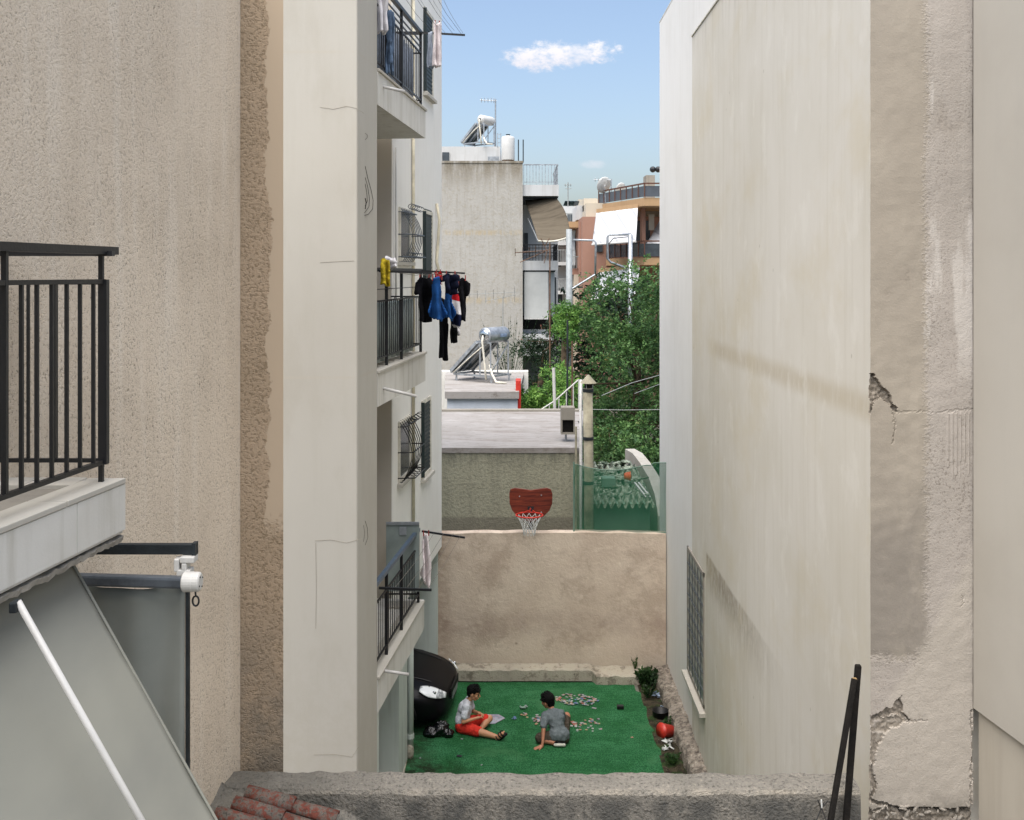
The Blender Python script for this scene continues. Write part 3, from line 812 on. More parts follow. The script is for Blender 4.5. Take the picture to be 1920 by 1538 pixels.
# ================================================================ COURTYARD BACK WALL, KERBS
t = thing('court_wall', 'blotchy pinkish rendered wall closing the back of the green courtyard', 'wall', (.6, 16.4, 0))
def topz(x): return 2.325+.012*mnoise.noise(Vector((x*3, 0, 0)))-.02*(abs(x-.6)/1.8)**4
m = MB(); n = 50
for i in range(n+1):
    x = -1.55+(2.49+1.55)*i/n; m.v += [Vector((x, 16.38, 0)), Vector((x, 16.38, topz(x))), Vector((x, 16.56, topz(x)+.003)), Vector((x, 16.56, 0))]
for i in range(n):
    for j in range(3): a_ = i*4+j; m.f.append((a_, a_+1, a_+5, a_+4))
m.f += [(0,1,2,3), (n*4+3, n*4+2, n*4+1, n*4)]
m.build('wall', 'pink_wall', t)
m = MB(); n = 60; 
for i in range(n+1):
    x = -1.5+3.62*i/n; d = .012*mnoise.noise(Vector((x*7, 0, 0)))
    h = .20+d if x < 1.25 else .19+d*2; yf = 16.17+d if x < 1.3 else 16.02+d*3
    if x > 1.3: h += -.03
    m.v += [Vector((x, yf, 0)), Vector((x, yf+d, h-.02)), Vector((x, yf+.03, h)), Vector((x, 16.375, h+.02))]
for i in range(n):
    for j in range(3): a_ = i*4+j; m.f.append((a_, a_+4, a_+5, a_+1))
m.f += [(3,2,1,0), (n*4, n*4+1, n*4+2, n*4+3)]
o = m.build('concrete_kerb', 'old_curb'); tag(o, 'low crumbling concrete kerb at the foot of the pinkish back wall', 'kerb')
o = MB()
n = 120
for i in range(n+1):
    y = 11.5+4.8*i/n; d = mnoise.noise(Vector((0, y*4, 0))); d2 = mnoise.noise(Vector((3, y*11, 0)))
    xi = 2.27+.03*d+.015*d2; h = .20+.035*d2+.03*d
    o.v += [Vector((xi, y, 0)), Vector((xi+.01, y, h-.04)), Vector((xi+.05, y, h)), Vector((Xr(y)+.01, y, h+.04+.02*d2)), Vector((Xr(y)+.01, y, 0))]
for i in range(n):
    for j in range(4): a_ = i*5+j; o.f.append((a_, a_+1, a_+6, a_+5))
o.f += [(0,1,2,3,4), tuple(n*5+j for j in (4,3,2,1,0))]
o = o.build('stone_kerb', 'stone_curb'); tag(o, 'rough stone kerb running along the foot of the cream house wall', 'kerb')
# ================================================================ WHITE APARTMENT BUILDING (left)
def Xe(D): return -2.38+.105*D                       # balcony edge line
def Xw(D): return -2.8335+.105*D                     # flank wall
t = thing('apartment_building', 'tall white apartment building on the left with three stacked balconies over parking', 'building', (-2.4, 9.24, 0))
BD = t
MB().prism([(-4.5, 9.24), (Xe(9.24), 9.24), (Xe(10), 10.0), (-4.5, 10.0)], -.04, 11.2).build('front_wall', 'white_wall', t, bevel=.012)
MB().prism([(-3.2, 12.7), (Xw(12.7), 12.7), (Xw(16.25), 16.25), (-6, 16.25), (-6, 10.02), (-3.2, 10.02)], 2.14, 11.2).build('side_wall', 'white_side', t)
MB().prism([(-3.18, 12.69), (Xw(12.7)-.012, 12.69), (Xw(12.7)-.012, 12.697), (-3.18, 12.697)], 2.2, 11.15).build('recess_wall', 'white_shade', t)  # darker plate over the wall; the recess shade is put into its colour
MB().box(-6, -1.8, 10.05, 16.2, 2.0, 2.135).build('parking_ceiling', 'pilotis', t)
MB().box(-6, -1.195, 16.26, 16.374, -.04, 2.2).build('parking_wall', 'pilotis', t)
MB().prism([(-2.0, 12.9), (-1.44, 12.9), (-1.40, 13.55), (-2.0, 13.55)], -.04, 2.138).build('pier', 'pilotis', t)
MB().box(-1.62, -1.34, 10.03, 10.2, -.03, 2.15).build('pier', 'pilotis', t)
MB().box(-4.6, -1.6, 10.9, 11.0, 0, 2.1).build('garage_partition', 'pilotis', t)
# cast swoosh grooves on the narrow side strip
gv = MB()
def on_side(px, py, lift=.004):
    k_ = (px-CX)/F; D = -2.38/(k_-.105); D = min(max(D, 9.27), 9.97)
    return Vector((Xe(D)+lift, D, CZ-(py-HY)/F*D))
for (pts, r) in (([(684,312),(689,335),(695,356),(699,376),(698,392),(690,402),(683,404)], .0022),
                 ([(684,333),(689,352),(692,372),(691,388),(683,399)], .0022), ([(684,345),(687,362),(688,378),(684,386)], .0022),
                 ([(684,372),(686,380),(684,392)], .004), ([(684,250),(688,253),(688,258),(684,262)], .0016),
                 ([(684,977),(688,990),(689,1008),(684,1022)], .0016), ([(681,985),(683,1000),(681,1016)], .0012)):
    MB().tube([on_side(*p) for p in pts], r, 5).build('groove', 'groove_black', t)
for pts in ([(600,202),(625,205),(650,200),(668,204),(683,214)], [(590,1014),(620,1012),(650,1018),(676,1010)], [(592,1018),(593,1100),(592,1180)], [(588,1416),(630,1415),(660,1420),(672,1402)], [(600,492),(630,491),(664,490)]):
    L = [P(a_, b_, 9.2385) for a_, b_ in pts]; MB().tube([p+Vector((0,0,R.uniform(-.004,.004))) for p in L], .0013, 4).build('hairline_crack', 'crack_grey', t)
FL = (2.52, 5.55, 8.54)
for fi, fz in enumerate(FL):
    ye = 12.5 if fi else 12.35
    b = MB().prism([(-3.0, 10.02), (Xe(10.02), 10.02), (Xe(ye), ye), (Xe(ye)-.0, 12.5), (-3.0, 12.68)], fz-.36, fz-.03).build('balcony', 'slab_white', t)
    MB().prism([(Xe(10.02)-.22, 10.021), (Xe(10.02)+.02, 10.021), (Xe(ye)+.02, ye+.02), (Xe(ye)-.42, ye+.02), (Xe(ye)-.42, ye-.2), (Xe(ye)-.2, ye-.2)], fz-.028, fz).build('edging', 'white_wall', b, bevel=.004)
    zt = fz+(.88, 1.0, .93)[fi]; zm = fz+.68; zl = fz+.10
    mat = 'blue_rail' if fi == 0 else 'black_metal'
    def E(y, z, off=-.05): return Vector((Xe(y)+off, y, z))
    MB().bar(E(10.05, zt), E(ye-.03, zt), .045, .04).build('handrail', mat, b)
    MB().bar(E(ye-.03, zt), E(ye-.03, zt, -.42), .04, .035).build('handrail', 'black_metal', b)
    rs = MB()
    for zz in (zm, zl): rs.bar(E(10.05, zz), E(ye-.04, zz), .018); rs.bar(E(ye-.04, zz), E(ye-.04, zz, -.42), .018)
    if fi == 2:
        for zz in (zm+.07, zm+.14): rs.bar(E(10.05, zz), E(ye-.04, zz), .014)
    elif fi == 1:
        rs.bar(E(10.05, zm+.12), E(ye-.04, zm+.12), .008)
    rs.build('rail', 'black_metal', b)
    bs = MB()
    for i in range(24):
        yy = 10.1+(ye-.2-10.1)*i/23; bs.bar(E(yy, zl), E(yy, zm), .009)
    for i in range(4): bs.bar(E(ye-.04, zl, -.1-.09*i), E(ye-.04, zm, -.1-.09*i), .009)
    bs.build('balusters', 'black_metal', b)['kind'] = 'stuff'
    for yy in (10.62, 11.35, ye-.05): MB().bar(E(yy, fz), E(yy, zt), .032).build('post', 'black_metal', b)
    # white waste spout poking out of the slab
    py_ = (1257, 727, 162)[fi]
    a_ = P(714, py_, 10.25); MB().tube([a_, a_+Vector(((.28, .36, .24)[fi], .02, (-.05, -.09, -.05)[fi]))], .016, 10).build('spout', 'white_tube', b, smooth=True)
    # two out-reaching laundry arms with lines between them
    zr = (3.345, 6.535, 9.455)[fi]
    MB().bar((Xe(10.2)-.03, 10.2, zr), (Xe(10.2)+.50, 10.2, zr-.02), .022).build('laundry_arm', 'black_metal', b); MB().bar((Xe(12.42)-.03, 12.42, zr+.01), (Xe(12.42)+.50, 12.42, zr-(.07 if fi == 0 else .02)), .022).build('laundry_arm', 'black_metal', b)
    ll = MB()
    for q in (.12, .24, .36, .46): ll.tube([(Xe(10.2)+q, 10.2, zr-.01), (Xe(11.3)+q, 11.3, zr-.045), (Xe(12.4)+q, 12.4, zr-.015)], .0025, 4)
    ll.build('laundry_line', 'rope', b)
# privacy sheets behind the bars
def sheetp(nm, y0_, y1_, z0_, z1_, mat, off=-.10, amp=.02, fr=26):
    def f(u, v):
        y = y0_+(y1_-y0_)*u
        return (Xe(y)+off+amp*math.sin(y*fr), y, z0_+(z1_-z0_)*v)
    return MB().sheet(f, 80, 2).build(nm, mat, BD, smooth=True, solid=.003)
sheetp('privacy_curtain', 10.1, 12.3, FL[1]+.04, FL[1]+.66, 'dull_glass')
sheetp('privacy_curtain', 10.1, 12.3, FL[2]+.04, FL[2]+.66, 'cloth_grey')
# plain glass board standing on the lowest balcony
# windows of the flank
def win(nm, px0, px1, z0_, z1_, kind):
    Da = 2.8335/(.105-(px0-CX)/F); Db = 2.8335/(.105-(px1-CX)/F)
    fr = MB()
    def q(m, ya, yb, za, zc, o0, o1): m.hexa([(Xw(ya)+o0, ya, za), (Xw(ya)+o1, ya, za), (Xw(yb)+o1, yb, za), (Xw(yb)+o0, yb, za), (Xw(ya)+o0, ya, zc), (Xw(ya)+o1, ya, zc), (Xw(yb)+o1, yb, zc), (Xw(yb)+o0, yb, zc)])
    for (ya, yb, za, zc) in ((Da, Da+.05, z0_, z1_), (Db-.05, Db, z0_, z1_), (Da+.05, Db-.05, z1_-.05, z1_), (Da+.05, Db-.05, z0_, z0_+.05)): q(fr, ya, yb, za, zc, -.02, .025)
    w = fr.build('window', 'frame_white', BD)
    m = MB()
    if kind == 'shutter':
        q(m, Da+.05, Db-.05, z0_+.05, z1_-.05, -.01, .008); m.build('shutter', 'shutter_dark', w)
        s_ = MB(); n_ = int((z1_-z0_)/.06)
        for i in range(n_):
            zz = z0_+.07+i*.06; q(s_, Da+.06, Db-.06, zz, zz+.03, .008, .016)
        s_.build('slats', 'shutter_dark', w)
        # open shutter leaf folded back
        m2 = MB(); q(m2, Da-.015, Da, z0_+.02, z1_-.02, .0, .05); m2.build('shutter_leaf', 'shutter_dark', w)
    else:
        q(m, Da+.05, Db-.05, z0_+.05, z1_-.05, -.01, .008); m.build('pane', 'window_far', w)
        g_ = MB(); nb = 7                              # pot-bellied grille
        for i in range(nb):
            yy = Da+.03+(Db-Da-.06)*i/(nb-1); H_ = z1_-z0_; pts = []
            for s_ in range(9):
                u_ = s_/8; bel = .05+.22*math.sin(math.pi*min(1, (1-u_)**.75*1.0))*(1 if u_ < .97 else .4)
                pts.append((Xw(yy)+bel*(.35+.65*(1-u_)), yy, z0_+H_*u_))
            g_.tube([(Xw(yy), yy, z0_)]+pts+[(Xw(yy), yy, z1_)], .006, 5)
        for (zz, of) in ((z0_+.06, .22), (z1_-.06, .10), (z0_+(z1_-z0_)*.5, .20)):
            g_.tube([(Xw(Da), Da, zz), (Xw(Da)+of, Da+.03, zz), (Xw(Db)+of, Db-.03, zz), (Xw(Db), Db, zz)], .008, 5)
        for k_ in range(5):                            # curled ornament at head and foot
            cy = Da+(Db-Da)*(k_+.5)/5
            for zc_, rr in ((z1_+.01, .05), (z0_+.08, .05)):
                g_.tube([(Xw(cy)+.16+rr*math.cos(a_*.8), cy, zc_+rr*.7*math.sin(a_*.8)) for a_ in range(8)], .005, 4)
        g_.build('grille', 'black_metal' if kind == 'grille' else 'grey_metal', w, smooth=True)
    s_ = MB(); q(s_, Da-.05, Db+.05, z0_-.05, z0_-.005, -.02, .07); s_.build('sill', 'white_wall', w)
win('window', 747, 768, 6.67, 7.37, 'wgrille'); win('window', 746, 768, 3.82, 4.60, 'grille')
win('window', 793, 809, 6.40, 7.44, 'shutter'); win('window', 790, 806, 3.56, 4.68, 'shutter'); win('window', 794, 810, 9.15, 10.40, 'shutter')
# pipes on the flank
def wall_pipe(px, z0_, z1_, r, mat, nm='pipe'):
    D = 2.8335/(.105-(px-CX)/F); MB().tube([(Xw(D)+.03, D, z0_), (Xw(D)+.03, D, z1_)], r, 8).build(nm, mat, BD, smooth=True)
wall_pipe(771, 2.2, 11.1, .022, 'yellow_pipe'); wall_pipe(738, 5.7, 8.1, .012, 'white_tube')
D = 15.7; MB().tube([(Xw(D)+.02, D, 7.6), (Xw(D)+.06, D, 7.35), (Xw(D)+.04, D, 7.0), (Xw(D)+.02, D, 6.7), (Xw(D)+.08, D-.1, 6.45)], .022, 6).build('cable', 'yellow_pipe', BD, smooth=True)
# downpipe of the parking level
MB().tube([(-1.365, 13.62, .0), (-1.365, 13.62, 2.12)], .042, 12).build('downpipe', 'pilotis', BD, smooth=True)
for zz in (.30, 1.75): MB().lathe([(.05, -.03), (.05, .03)], (-1.365, 13.62, zz), 12).build('pipe_collar', 'pilotis', BD)
MB().ball((-1.37, 13.60, .10), .055, 10, 6, (1, 1, 2)).build('pipe_foot', 'old_curb', BD)
MB().box(-1.765, -1.745, 13.54, 13.556, .0, 2.1).build('door_gap', 'matt_black', t); MB().box(-1.98, -1.40, 12.4, 13.53, -.02, .03).build('pier_footing', 'old_curb', BD, bevel=.01)
MB().tube([(-1.52, 13.545, 1.1), (-1.46, 13.545, .95), (-1.45, 13.545, .75), (-1.5, 13.545, .62)], .004, 5).build('loose_cord', 'yellow_pipe', BD)

# ================================================================ LAUNDRY
SH = {'shirt': [(-.5,.9),(-.2,1),(.2,1),(.5,.9),(.52,.62),(.33,.6),(.34,0),(-.34,0),(-.33,.6),(-.52,.62)],
      'trousers': [(-.36,1),(.36,1),(.42,0),(.08,0),(0,.62),(-.08,0),(-.42,0)],
      'shorts': [(-.42,1),(.42,1),(.5,0),(.08,.05),(0,.5),(-.08,.05),(-.5,0)],
      'towel': [(-.5,1),(.5,1),(.5,.02),(-.5,0)], 'leg': [(-.3,1),(.3,1),(.36,0),(-.3,.03)],
      'sack': [(-.22,1),(.10,1),(.20,.8),(.3,.5),(.5,.2),(.25,0),(-.1,.06),(-.5,.22),(-.28,.55)]}
def inpoly(x, y, poly):
    c_ = False; n_ = len(poly); j = n_-1
    for i in range(n_):
        xi, yi = poly[i]; xj, yj = poly[j]
        if (yi > y) != (yj > y) and x < (xj-xi)*(y-yi)/(yj-yi)+xi: c_ = not c_
        j = i
    return c_
def garment(name, label, px, py0, py1, wpx, D, shape, mat, yaw=.9, group='washing on the lines', seed=0, fold=.035, pegs=True, cat='laundry'):
    top = P(px, py0, D); H = (py1-py0)/F*D; W = wpx/F*D/max(.35, math.cos(yaw))
    t = thing(name, label, cat, top, group)
    d = Vector((math.cos(yaw), math.sin(yaw), 0)); nrm = Vector((-math.sin(yaw), math.cos(yaw), 0))
    poly = SH[shape]; N, K = 26, 30; m = MB(); idx = {}
    def pt(i, j):
        if (i, j) in idx: return idx[(i, j)]
        u = -.56+1.12*i/N; v = 1-j/K
        w_ = fold*(math.sin(u*11+seed+v*1.5)*(.4+.9*(1-v))+mnoise.noise(Vector((u*3+seed, v*3, seed)))*1.1)
        x_ = u*W*(1-.10*math.sin(v*7+seed)); dr = .03*abs(u)*H*(1-v)
        m.v.append(top+d*x_+nrm*w_-Vector((0,0,(1-v)*H+dr*.5+.01*math.sin(u*9+seed)))); idx[(i, j)] = len(m.v)-1; return idx[(i, j)]
    for i in range(N):
        for j in range(K):
            if inpoly(-.56+1.12*(i+.5)/N, 1-(j+.5)/K, poly): m.f.append((pt(i,j), pt(i+1,j), pt(i+1,j+1), pt(i,j+1)))
    m.build('fabric', mat, t, smooth=True, solid=.022, sub=1)
    if pegs:
        for s_ in (-.25, .25):
            c_ = top+d*(s_*W); MB().bar(c_+Vector((0,0,-.03)), c_+Vector((0,0,.035)), .012).build('clothes_peg', 'peg', t)
    return t
G2 = 'washing hung outside the middle balcony'
garment('t_shirt', 'black t-shirt hung nearest the middle balcony railing', 796, 520, 604, 34, 11.2, 'shirt', 'cloth_black', .35, G2, 1, fold=.06)
garment('t_shirt', 'dark red top squeezed behind the black t-shirt on the line', 808, 524, 566, 16, 11.6, 'shirt', 'cloth_red', .6, G2, 2)
garment('shorts', 'bright red garment pegged above the blue dungarees', 822, 511, 532, 14, 11.9, 'shorts', 'cloth_red', .5, G2, 3)
garment('dungarees', 'mid blue baggy work garment flaring at the hem, left of two blue ones', 820, 520, 604, 34, 11.0, 'sack', 'cloth_blue', .2, G2, 4, fold=.06)
garment('overalls', 'blue overalls with small yellow tag, right of two blue garments', 842, 528, 602, 24, 11.3, 'sack', 'cloth_blue2', .3, G2, 5, fold=.05)
garment('trousers', 'long black trousers hanging lowest on the washing line', 831, 560, 676, 24, 11.6, 'leg', 'cloth_black', .5, G2, 6, fold=.02)
garment('jumper', 'dark navy jumper bunched on the line over the blue overalls', 845, 514, 552, 32, 11.1, 'shirt', 'cloth_navy', .3, G2, 7, fold=.07)
garment('football_shirt', 'red white and navy striped shirt hung beside the blue overalls', 854, 530, 616, 22, 11.5, 'sack', 'cloth_stripes', .3, G2, 8, fold=.05)
garment('scarf', 'white and black patterned garment dangling below the striped shirt', 851, 596, 644, 16, 11.9, 'leg', 'cloth_check', .4, G2, 9, pegs=False)
garment('t_shirt', 'small white garment trailing beneath the striped shirt', 857, 590, 630, 12, 12.0, 'leg', 'cloth_white', .4, G2, 10, pegs=False)
garment('hoodie', 'black patterned hooded top at the outer end of the line', 867, 522, 602, 22, 11.7, 'shirt', 'cloth_check', .3, G2, 11, fold=.06)
garment('cleaning_cloth', 'yellow mop cloth thrown over the middle balcony railing', 722, 486, 536, 24, 10.15, 'leg', 'cloth_yellow', .2, None, 12, pegs=False, fold=.05, cat='cloth')
garment('cleaning_cloth', 'pale crumpled cloth lying over the rail behind the yellow cloth', 731, 483, 503, 34, 10.35, 'leg', 'cloth_white', .2, None, 13, pegs=False, fold=.05, cat='cloth')
garment('shirt', 'white shirt with dangling sleeves outside the lowest balcony', 799, 1000, 1102, 19, 11.9, 'sack', 'cloth_pink', .3, None, 14, fold=.06)
garment('towel', 'pale pinkish towel hung outside the top balcony', 820, 44, 126, 15, 12.0, 'towel', 'cloth_pink', .5, 'washing on the top balcony', 15)
garment('shirt', 'grey blue shirt tucked beside the pale towel on the top balcony', 808, 60, 128, 13, 12.1, 'leg', 'cloth_grey', .5, 'washing on the top balcony', 16, pegs=False)
garment('trousers', 'faded grey blue trousers hanging inside the top balcony railing', 732, 20, 138, 15, 10.5, 'trousers', 'cloth_denim', .5, 'washing on the top balcony', 17, pegs=False)
garment('cushion_cover', 'pale grey cloth hanging at the block end of the top balcony', 716, -10, 62, 18, 10.25, 'towel', 'cloth_white', .3, 'washing on the top balcony', 18, pegs=False)
# board standing on the lowest balcony
t = thing('glass_board', 'grey green frosted board standing upright on the lowest balcony', 'board', P(755, 1100, 11.9))
A = P(724, 981, 12.1); B = P(786, 1062, 12.1)
MB().box(A.x, B.x, 12.1, 12.13, B.z-.3, A.z).build('board', 'dull_glass', t)
MB().bar((A.x, 12.09, A.z), (B.x, 12.09, A.z), .03).build('frame', 'galv', t)
MB().box(P(749,0,12.09).x, P(762,0,12.09).x, 12.085, 12.095, P(0,1003,12.09).z, P(0,988,12.09).z).build('badge', 'galv', t)
# overhead wires
t = thing('overhead_wires', 'thin dark wires crossing the sky beside the top balcony', 'wires', (-1.2, 14, 10))
m = MB()
for (a_, b_) in (((776, -20), (835, 62)), ((800, -20), (852, 58)), ((822, -20), (868, 62))):
    pa, pb = P(*a_, 11.0), P(*b_, 12.4); m.tube([pa.lerp(pb, i/8)-Vector((0,0,.03*math.sin(math.pi*i/8))) for i in range(9)], .0022, 4)
m.build('wire', 'pale_wire', t)
# ================================================================ COURTYARD: car, boys, small things
def car():
    t = thing('parked_car', 'black parked car with bright headlamp nosing out of the ground floor parking', 'car', (-.72, 15.12, 0))
    rot = Matrix.Rotation(math.radians(-7), 4, 'Z'); base = Vector((-.86, 14.93, 0))
    W_ = lambda u, w, z: base+rot.to_3x3() @ Vector((-u, w, z*.96))
    # stations along the length: u, halfwidth, bottom, widest height, top height, top halfwidth
    st = [(0,.36,.24,.40,.50,.30),(.03,.52,.17,.42,.56,.44),(.10,.65,.14,.45,.62,.52),(.24,.76,.12,.49,.69,.58),(.45,.81,.12,.54,.75,.62),(.75,.83,.14,.58,.81,.64),(1.1,.845,.19,.62,.87,.66),(1.45,.85,.19,.66,.95,.68),(2.4,.855,.19,.7,.98,.70),(3.3,.84,.2,.7,.98,.70),(3.75,.78,.25,.66,.95,.64),(3.95,.62,.32,.6,.86,.5)]
    m = MB(); NR = 28
    for (u, w, zb, zm, zt, tw) in st:
        for k in range(NR):
            a_ = 2*math.pi*k/NR-math.pi/2; c_, s_ = math.cos(a_), math.sin(a_)
            if s_ >= 0:
                ww = (w*(1-s_**2.2)+tw*.0)+tw*0; ww = w*(abs(c_)**.45); z = zm+(zt-zm)*(abs(s_)**.9)
                ww = min(w, ww)*(1-.06*s_)
            else:
                ww = w*(abs(c_)**.28); z = zm+(zb-zm)*(abs(s_)**.8)
            m.v.append(W_(u, ww*(1 if c_ >= 0 else -1), z))
    for i in range(len(st)-1):
        for k in range(NR): a_ = i*NR+k; b_ = i*NR+(k+1) % NR; m.f.append((a_, b_, b_+NR, a_+NR))
    m.f.append(tuple(range(NR-1, -1, -1))); e = (len(st)-1)*NR; m.f.append(tuple(e+k for k in range(NR)))
    body = m.build('body', 'car_paint', t, smooth=True, sub=1)
    # cabin
    cs = [(1.25,.66,.97,.99),(1.75,.62,.97,1.30),(2.1,.60,.97,1.42),(2.8,.60,.97,1.44),(3.3,.58,.97,1.36),(3.7,.56,.95,1.02)]
    m = MB(); n_ = 12
    for (u, w, zb, zt) in cs:
        for k in range(n_+1):
            a_ = math.pi*k/n_; m.v.append(W_(u, (w+.13*(1-math.sin(a_)))*math.copysign(abs(math.cos(a_))**.4, math.cos(a_)), zb+(zt-zb)*math.sin(a_)**.6))
    for i in range(len(cs)-1):
        for k in range(n_): a_ = i*(n_+1)+k; m.f.append((a_, a_+1, a_+n_+2, a_+n_+1))
    m.build('cabin_glass', 'glass_dark', t, smooth=True, sub=1)
    m = MB()
    for i in range(7):
        pass
    m.sheet(lambda u, v: W_(2.0+1.4*u, -.5+1.0*v, 1.425+.025*math.sin(math.pi*v)+.02*math.sin(math.pi*u)), 8, 8); m.build('roof', 'car_paint', t, smooth=True, solid=.02)
    def arch(u, side):
        # tyre
        w = MB(); c_ = W_(u, side*.76, .30); ax = (rot.to_3x3() @ Vector((0,1,0)))
        ty = MB(); prof = [(.17, -.09), (.27, -.095), (.30, -.06), (.30, .06), (.27, .095), (.17, .09)]
        for (r, h) in prof:
            for k in range(24):
                a_ = 2*math.pi*k/24; ty.v.append(c_+ax*h+(rot.to_3x3() @ Vector((math.cos(a_), 0, math.sin(a_))))*r)
        for i in range(5):
            for k in range(24): ty.f.append((i*24+k, i*24+(k+1) % 24, (i+1)*24+(k+1) % 24, (i+1)*24+k))
        ty.f.append(tuple(range(24))); ty.f.append(tuple(120+k for k in range(24)))
        wh = ty.build('wheel', 'tyre', t, smooth=False)
        rm = MB()
        for k in range(5):
            a_ = 2*math.pi*k/5; rm.bar(c_+ax*side*.095, c_+ax*side*.1+(rot.to_3x3() @ Vector((math.cos(a_), 0, math.sin(a_))))*.18, .05, .02, tuple(ax))
        rm.build('rim', 'galv', wh)
        ar = MB(); ar.tube([c_+ax*side*.08+(rot.to_3x3() @ Vector((math.cos(a_), 0, math.sin(a_))))*.335 for a_ in [math.pi*i/14 for i in range(15)]], .018, 6); ar.build('wheel_arch', 'plastic_black', t, smooth=True)
    for u in (.72, 3.2):
        for s_ in (-1, 1): arch(u, s_)
    # headlamps wrap the corners
    for side in (-1, 1):
        m = MB(); NU, NV = 12, 8
        def hl(u, v):
            uu = .035+(.34 if side < 0 else .16)*u; i = 0
            while st[i+1][0] < uu: i += 1
            f_ = (uu-st[i][0])/(st[i+1][0]-st[i][0]); L = [st[i][j]+(st[i+1][j]-st[i][j])*f_ for j in range(6)]
            th = .62+.12*u+(v-.5)*.62*math.sin(math.pi*(.18+.72*u))**.7; c_, s_ = math.cos(th), math.sin(th)
            return W_(uu-.012, side*(L[1]*c_**.45*(1-.06*s_)+.014), L[3]+(L[4]-L[3])*s_**.9+.012)
        m.sheet(hl, NU, NV); hlm = m.build('headlight', 'lamp_glass', t, smooth=True, solid=.012)
        cc = MB(); cc.ball(hl(.42, .5), .03, 10, 8, (1, .5, 1)); cc.build('reflector', 'chrome', hlm, smooth=True)
    gm = MB()
    for i in range(6): gm.bar(W_(.0-.012+abs(i-2.5)*.0, -.30, .40+i*.025), W_(.0-.012, .30, .40+i*.025), .02, .012)
    gm.build('grille', 'plastic_black', t)
    MB().bar(W_(-.015, -.20, .40), W_(-.015, .20, .40), .015, .09).build('number_plate', 'c_grey', t)
    for s_ in (-.42, .42): MB().tube([W_(.25+.8*i/8, s_*(1+.25*i/8), .685+.165*(i/8)**.8) for i in range(9)], .006, 4).build('bonnet_crease', 'plastic_black', t)
    MB().ball(W_(1.35, -.93, .98), .09, 10, 8, (1.2, .7, .75)).build('mirror', 'car_paint', t, smooth=True)
    MB().ball(W_(1.35, .93, .98), .09, 10, 8, (1.2, .7, .75)).build('mirror', 'car_paint', t, smooth=True)
    
car()
def blob(name, label, cat, c, parts, mat, rem=.008):
    t = thing(name, label, cat, c); m = MB()
    for (dx, dy, dz, r, sc) in parts: m.ball(Vector(c)+Vector((dx, dy, dz)), r, 10, 8, sc)
    o = m.build('bag', mat, t, remesh=rem)
    tx = bpy.data.textures.new('crumple', 'CLOUDS'); tx.noise_scale = .05; d = o.modifiers.new('d', 'DISPLACE'); d.texture = tx; d.strength = .05
    return t
c = G(826, 1382); blob('rubbish_bag', 'shiny black plastic bag lying on the grass by the car', 'bag', c, [(-.12,0,.07,.10,(1.2,1,.8)), (0,.04,.10,.11,(1.1,1.1,.9)), (.11,-.02,.06,.08,(1.1,1,.8)), (.05,.06,.13,.07,(1,1,1)), (-.19,.02,.04,.06,(1,1,.8))], 'bag_black', .01)

# --- the two boys: one continuous remeshed body each, clothes as children
def hand(m, wrist, aim, palm_n, side, s=1.0, curl=.5):
    aim = Vector(aim).normalized(); n = Vector(palm_n).normalized(); x = aim.cross(n).normalized(); n = x.cross(aim)
    k = wrist+aim*.045*s
    m.cap(wrist, wrist+aim*.03*s, .020*s, .024*s); 
    for q in (-1, 0, 1): m.cap(wrist+x*q*.010*s+aim*.012*s, k+x*q*.020*s+aim*.010*s, .015*s, .012*s, 8)
    for i, (off, L) in enumerate(((-.027, .052), (-.009, .060), (.009, .056), (.026, .044))):
        a_ = k+x*off*s+aim*.012*s; b_ = a_+(aim*.55+n*-.0)*L*s*.9; c_ = b_+(aim*(1-curl)+n*(-curl)).normalized()*L*.55*s
        m.cap(a_, b_, .0085*s, .0078*s, 8); m.cap(b_, c_, .0078*s, .0068*s, 8)
    th = wrist+aim*.015*s-x*side*.020*s; t2 = th+(aim*.7-x*side*.7).normalized()*.034*s; t3 = t2+(aim*.9-x*side*.3-n*.3).normalized()*.026*s
    m.cap(th, t2, .0105*s, .009*s, 8); m.cap(t2, t3, .009*s, .0078*s, 8)
def head(m, c, face, up, s=1.0):
    """skull, jaw, nose, ears, lips as one lump of the body; returns the frame"""
    f = Vector(face).normalized(); u = Vector(up); u = (u-f*u.dot(f)).normalized(); r = f.cross(u)
    rot = Matrix((r, f, u)).transposed()
    m.ball(c+u*.018*s-f*.008*s, .083*s, 18, 12, (.90, 1.08, 1.0), rot)
    m.ball(c-u*.045*s+f*.022*s, .055*s, 16, 10, (.98, 1.0, 1.0), rot)
    m.ball(c-u*.082*s+f*.052*s, .024*s, 10, 8, (1.1, .9, .8), rot)
    m.cap(c+u*.012*s+f*.083*s, c-u*.022*s+f*.103*s, .008*s, .0125*s, 8)
    for q in (-1, 1):
        m.ball(c-u*.028*s+f*.094*s+r*q*.010*s, .0085*s, 8, 6)
        m.ball(c+r*q*.079*s-f*.008*s-u*.012*s, .021*s, 10, 8, (.35, .75, 1.2), rot)
        m.ball(c+r*q*.045*s+f*.055*s-u*.018*s, .024*s, 8, 6)
        m.cap(c+u*.028*s+f*.080*s+r*q*.014*s, c+u*.026*s+f*.068*s+r*q*.046*s, .008*s, .007*s, 8)
    m.cap(c-u*.052*s+f*.086*s-r*.016*s, c-u*.052*s+f*.086*s+r*.016*s, .0075*s, .0075*s, 8)
    m.cap(c-u*.063*s+f*.083*s-r*.012*s, c-u*.063*s+f*.083*s+r*.012*s, .0080*s, .0080*s, 8)
    return f, u, r, rot
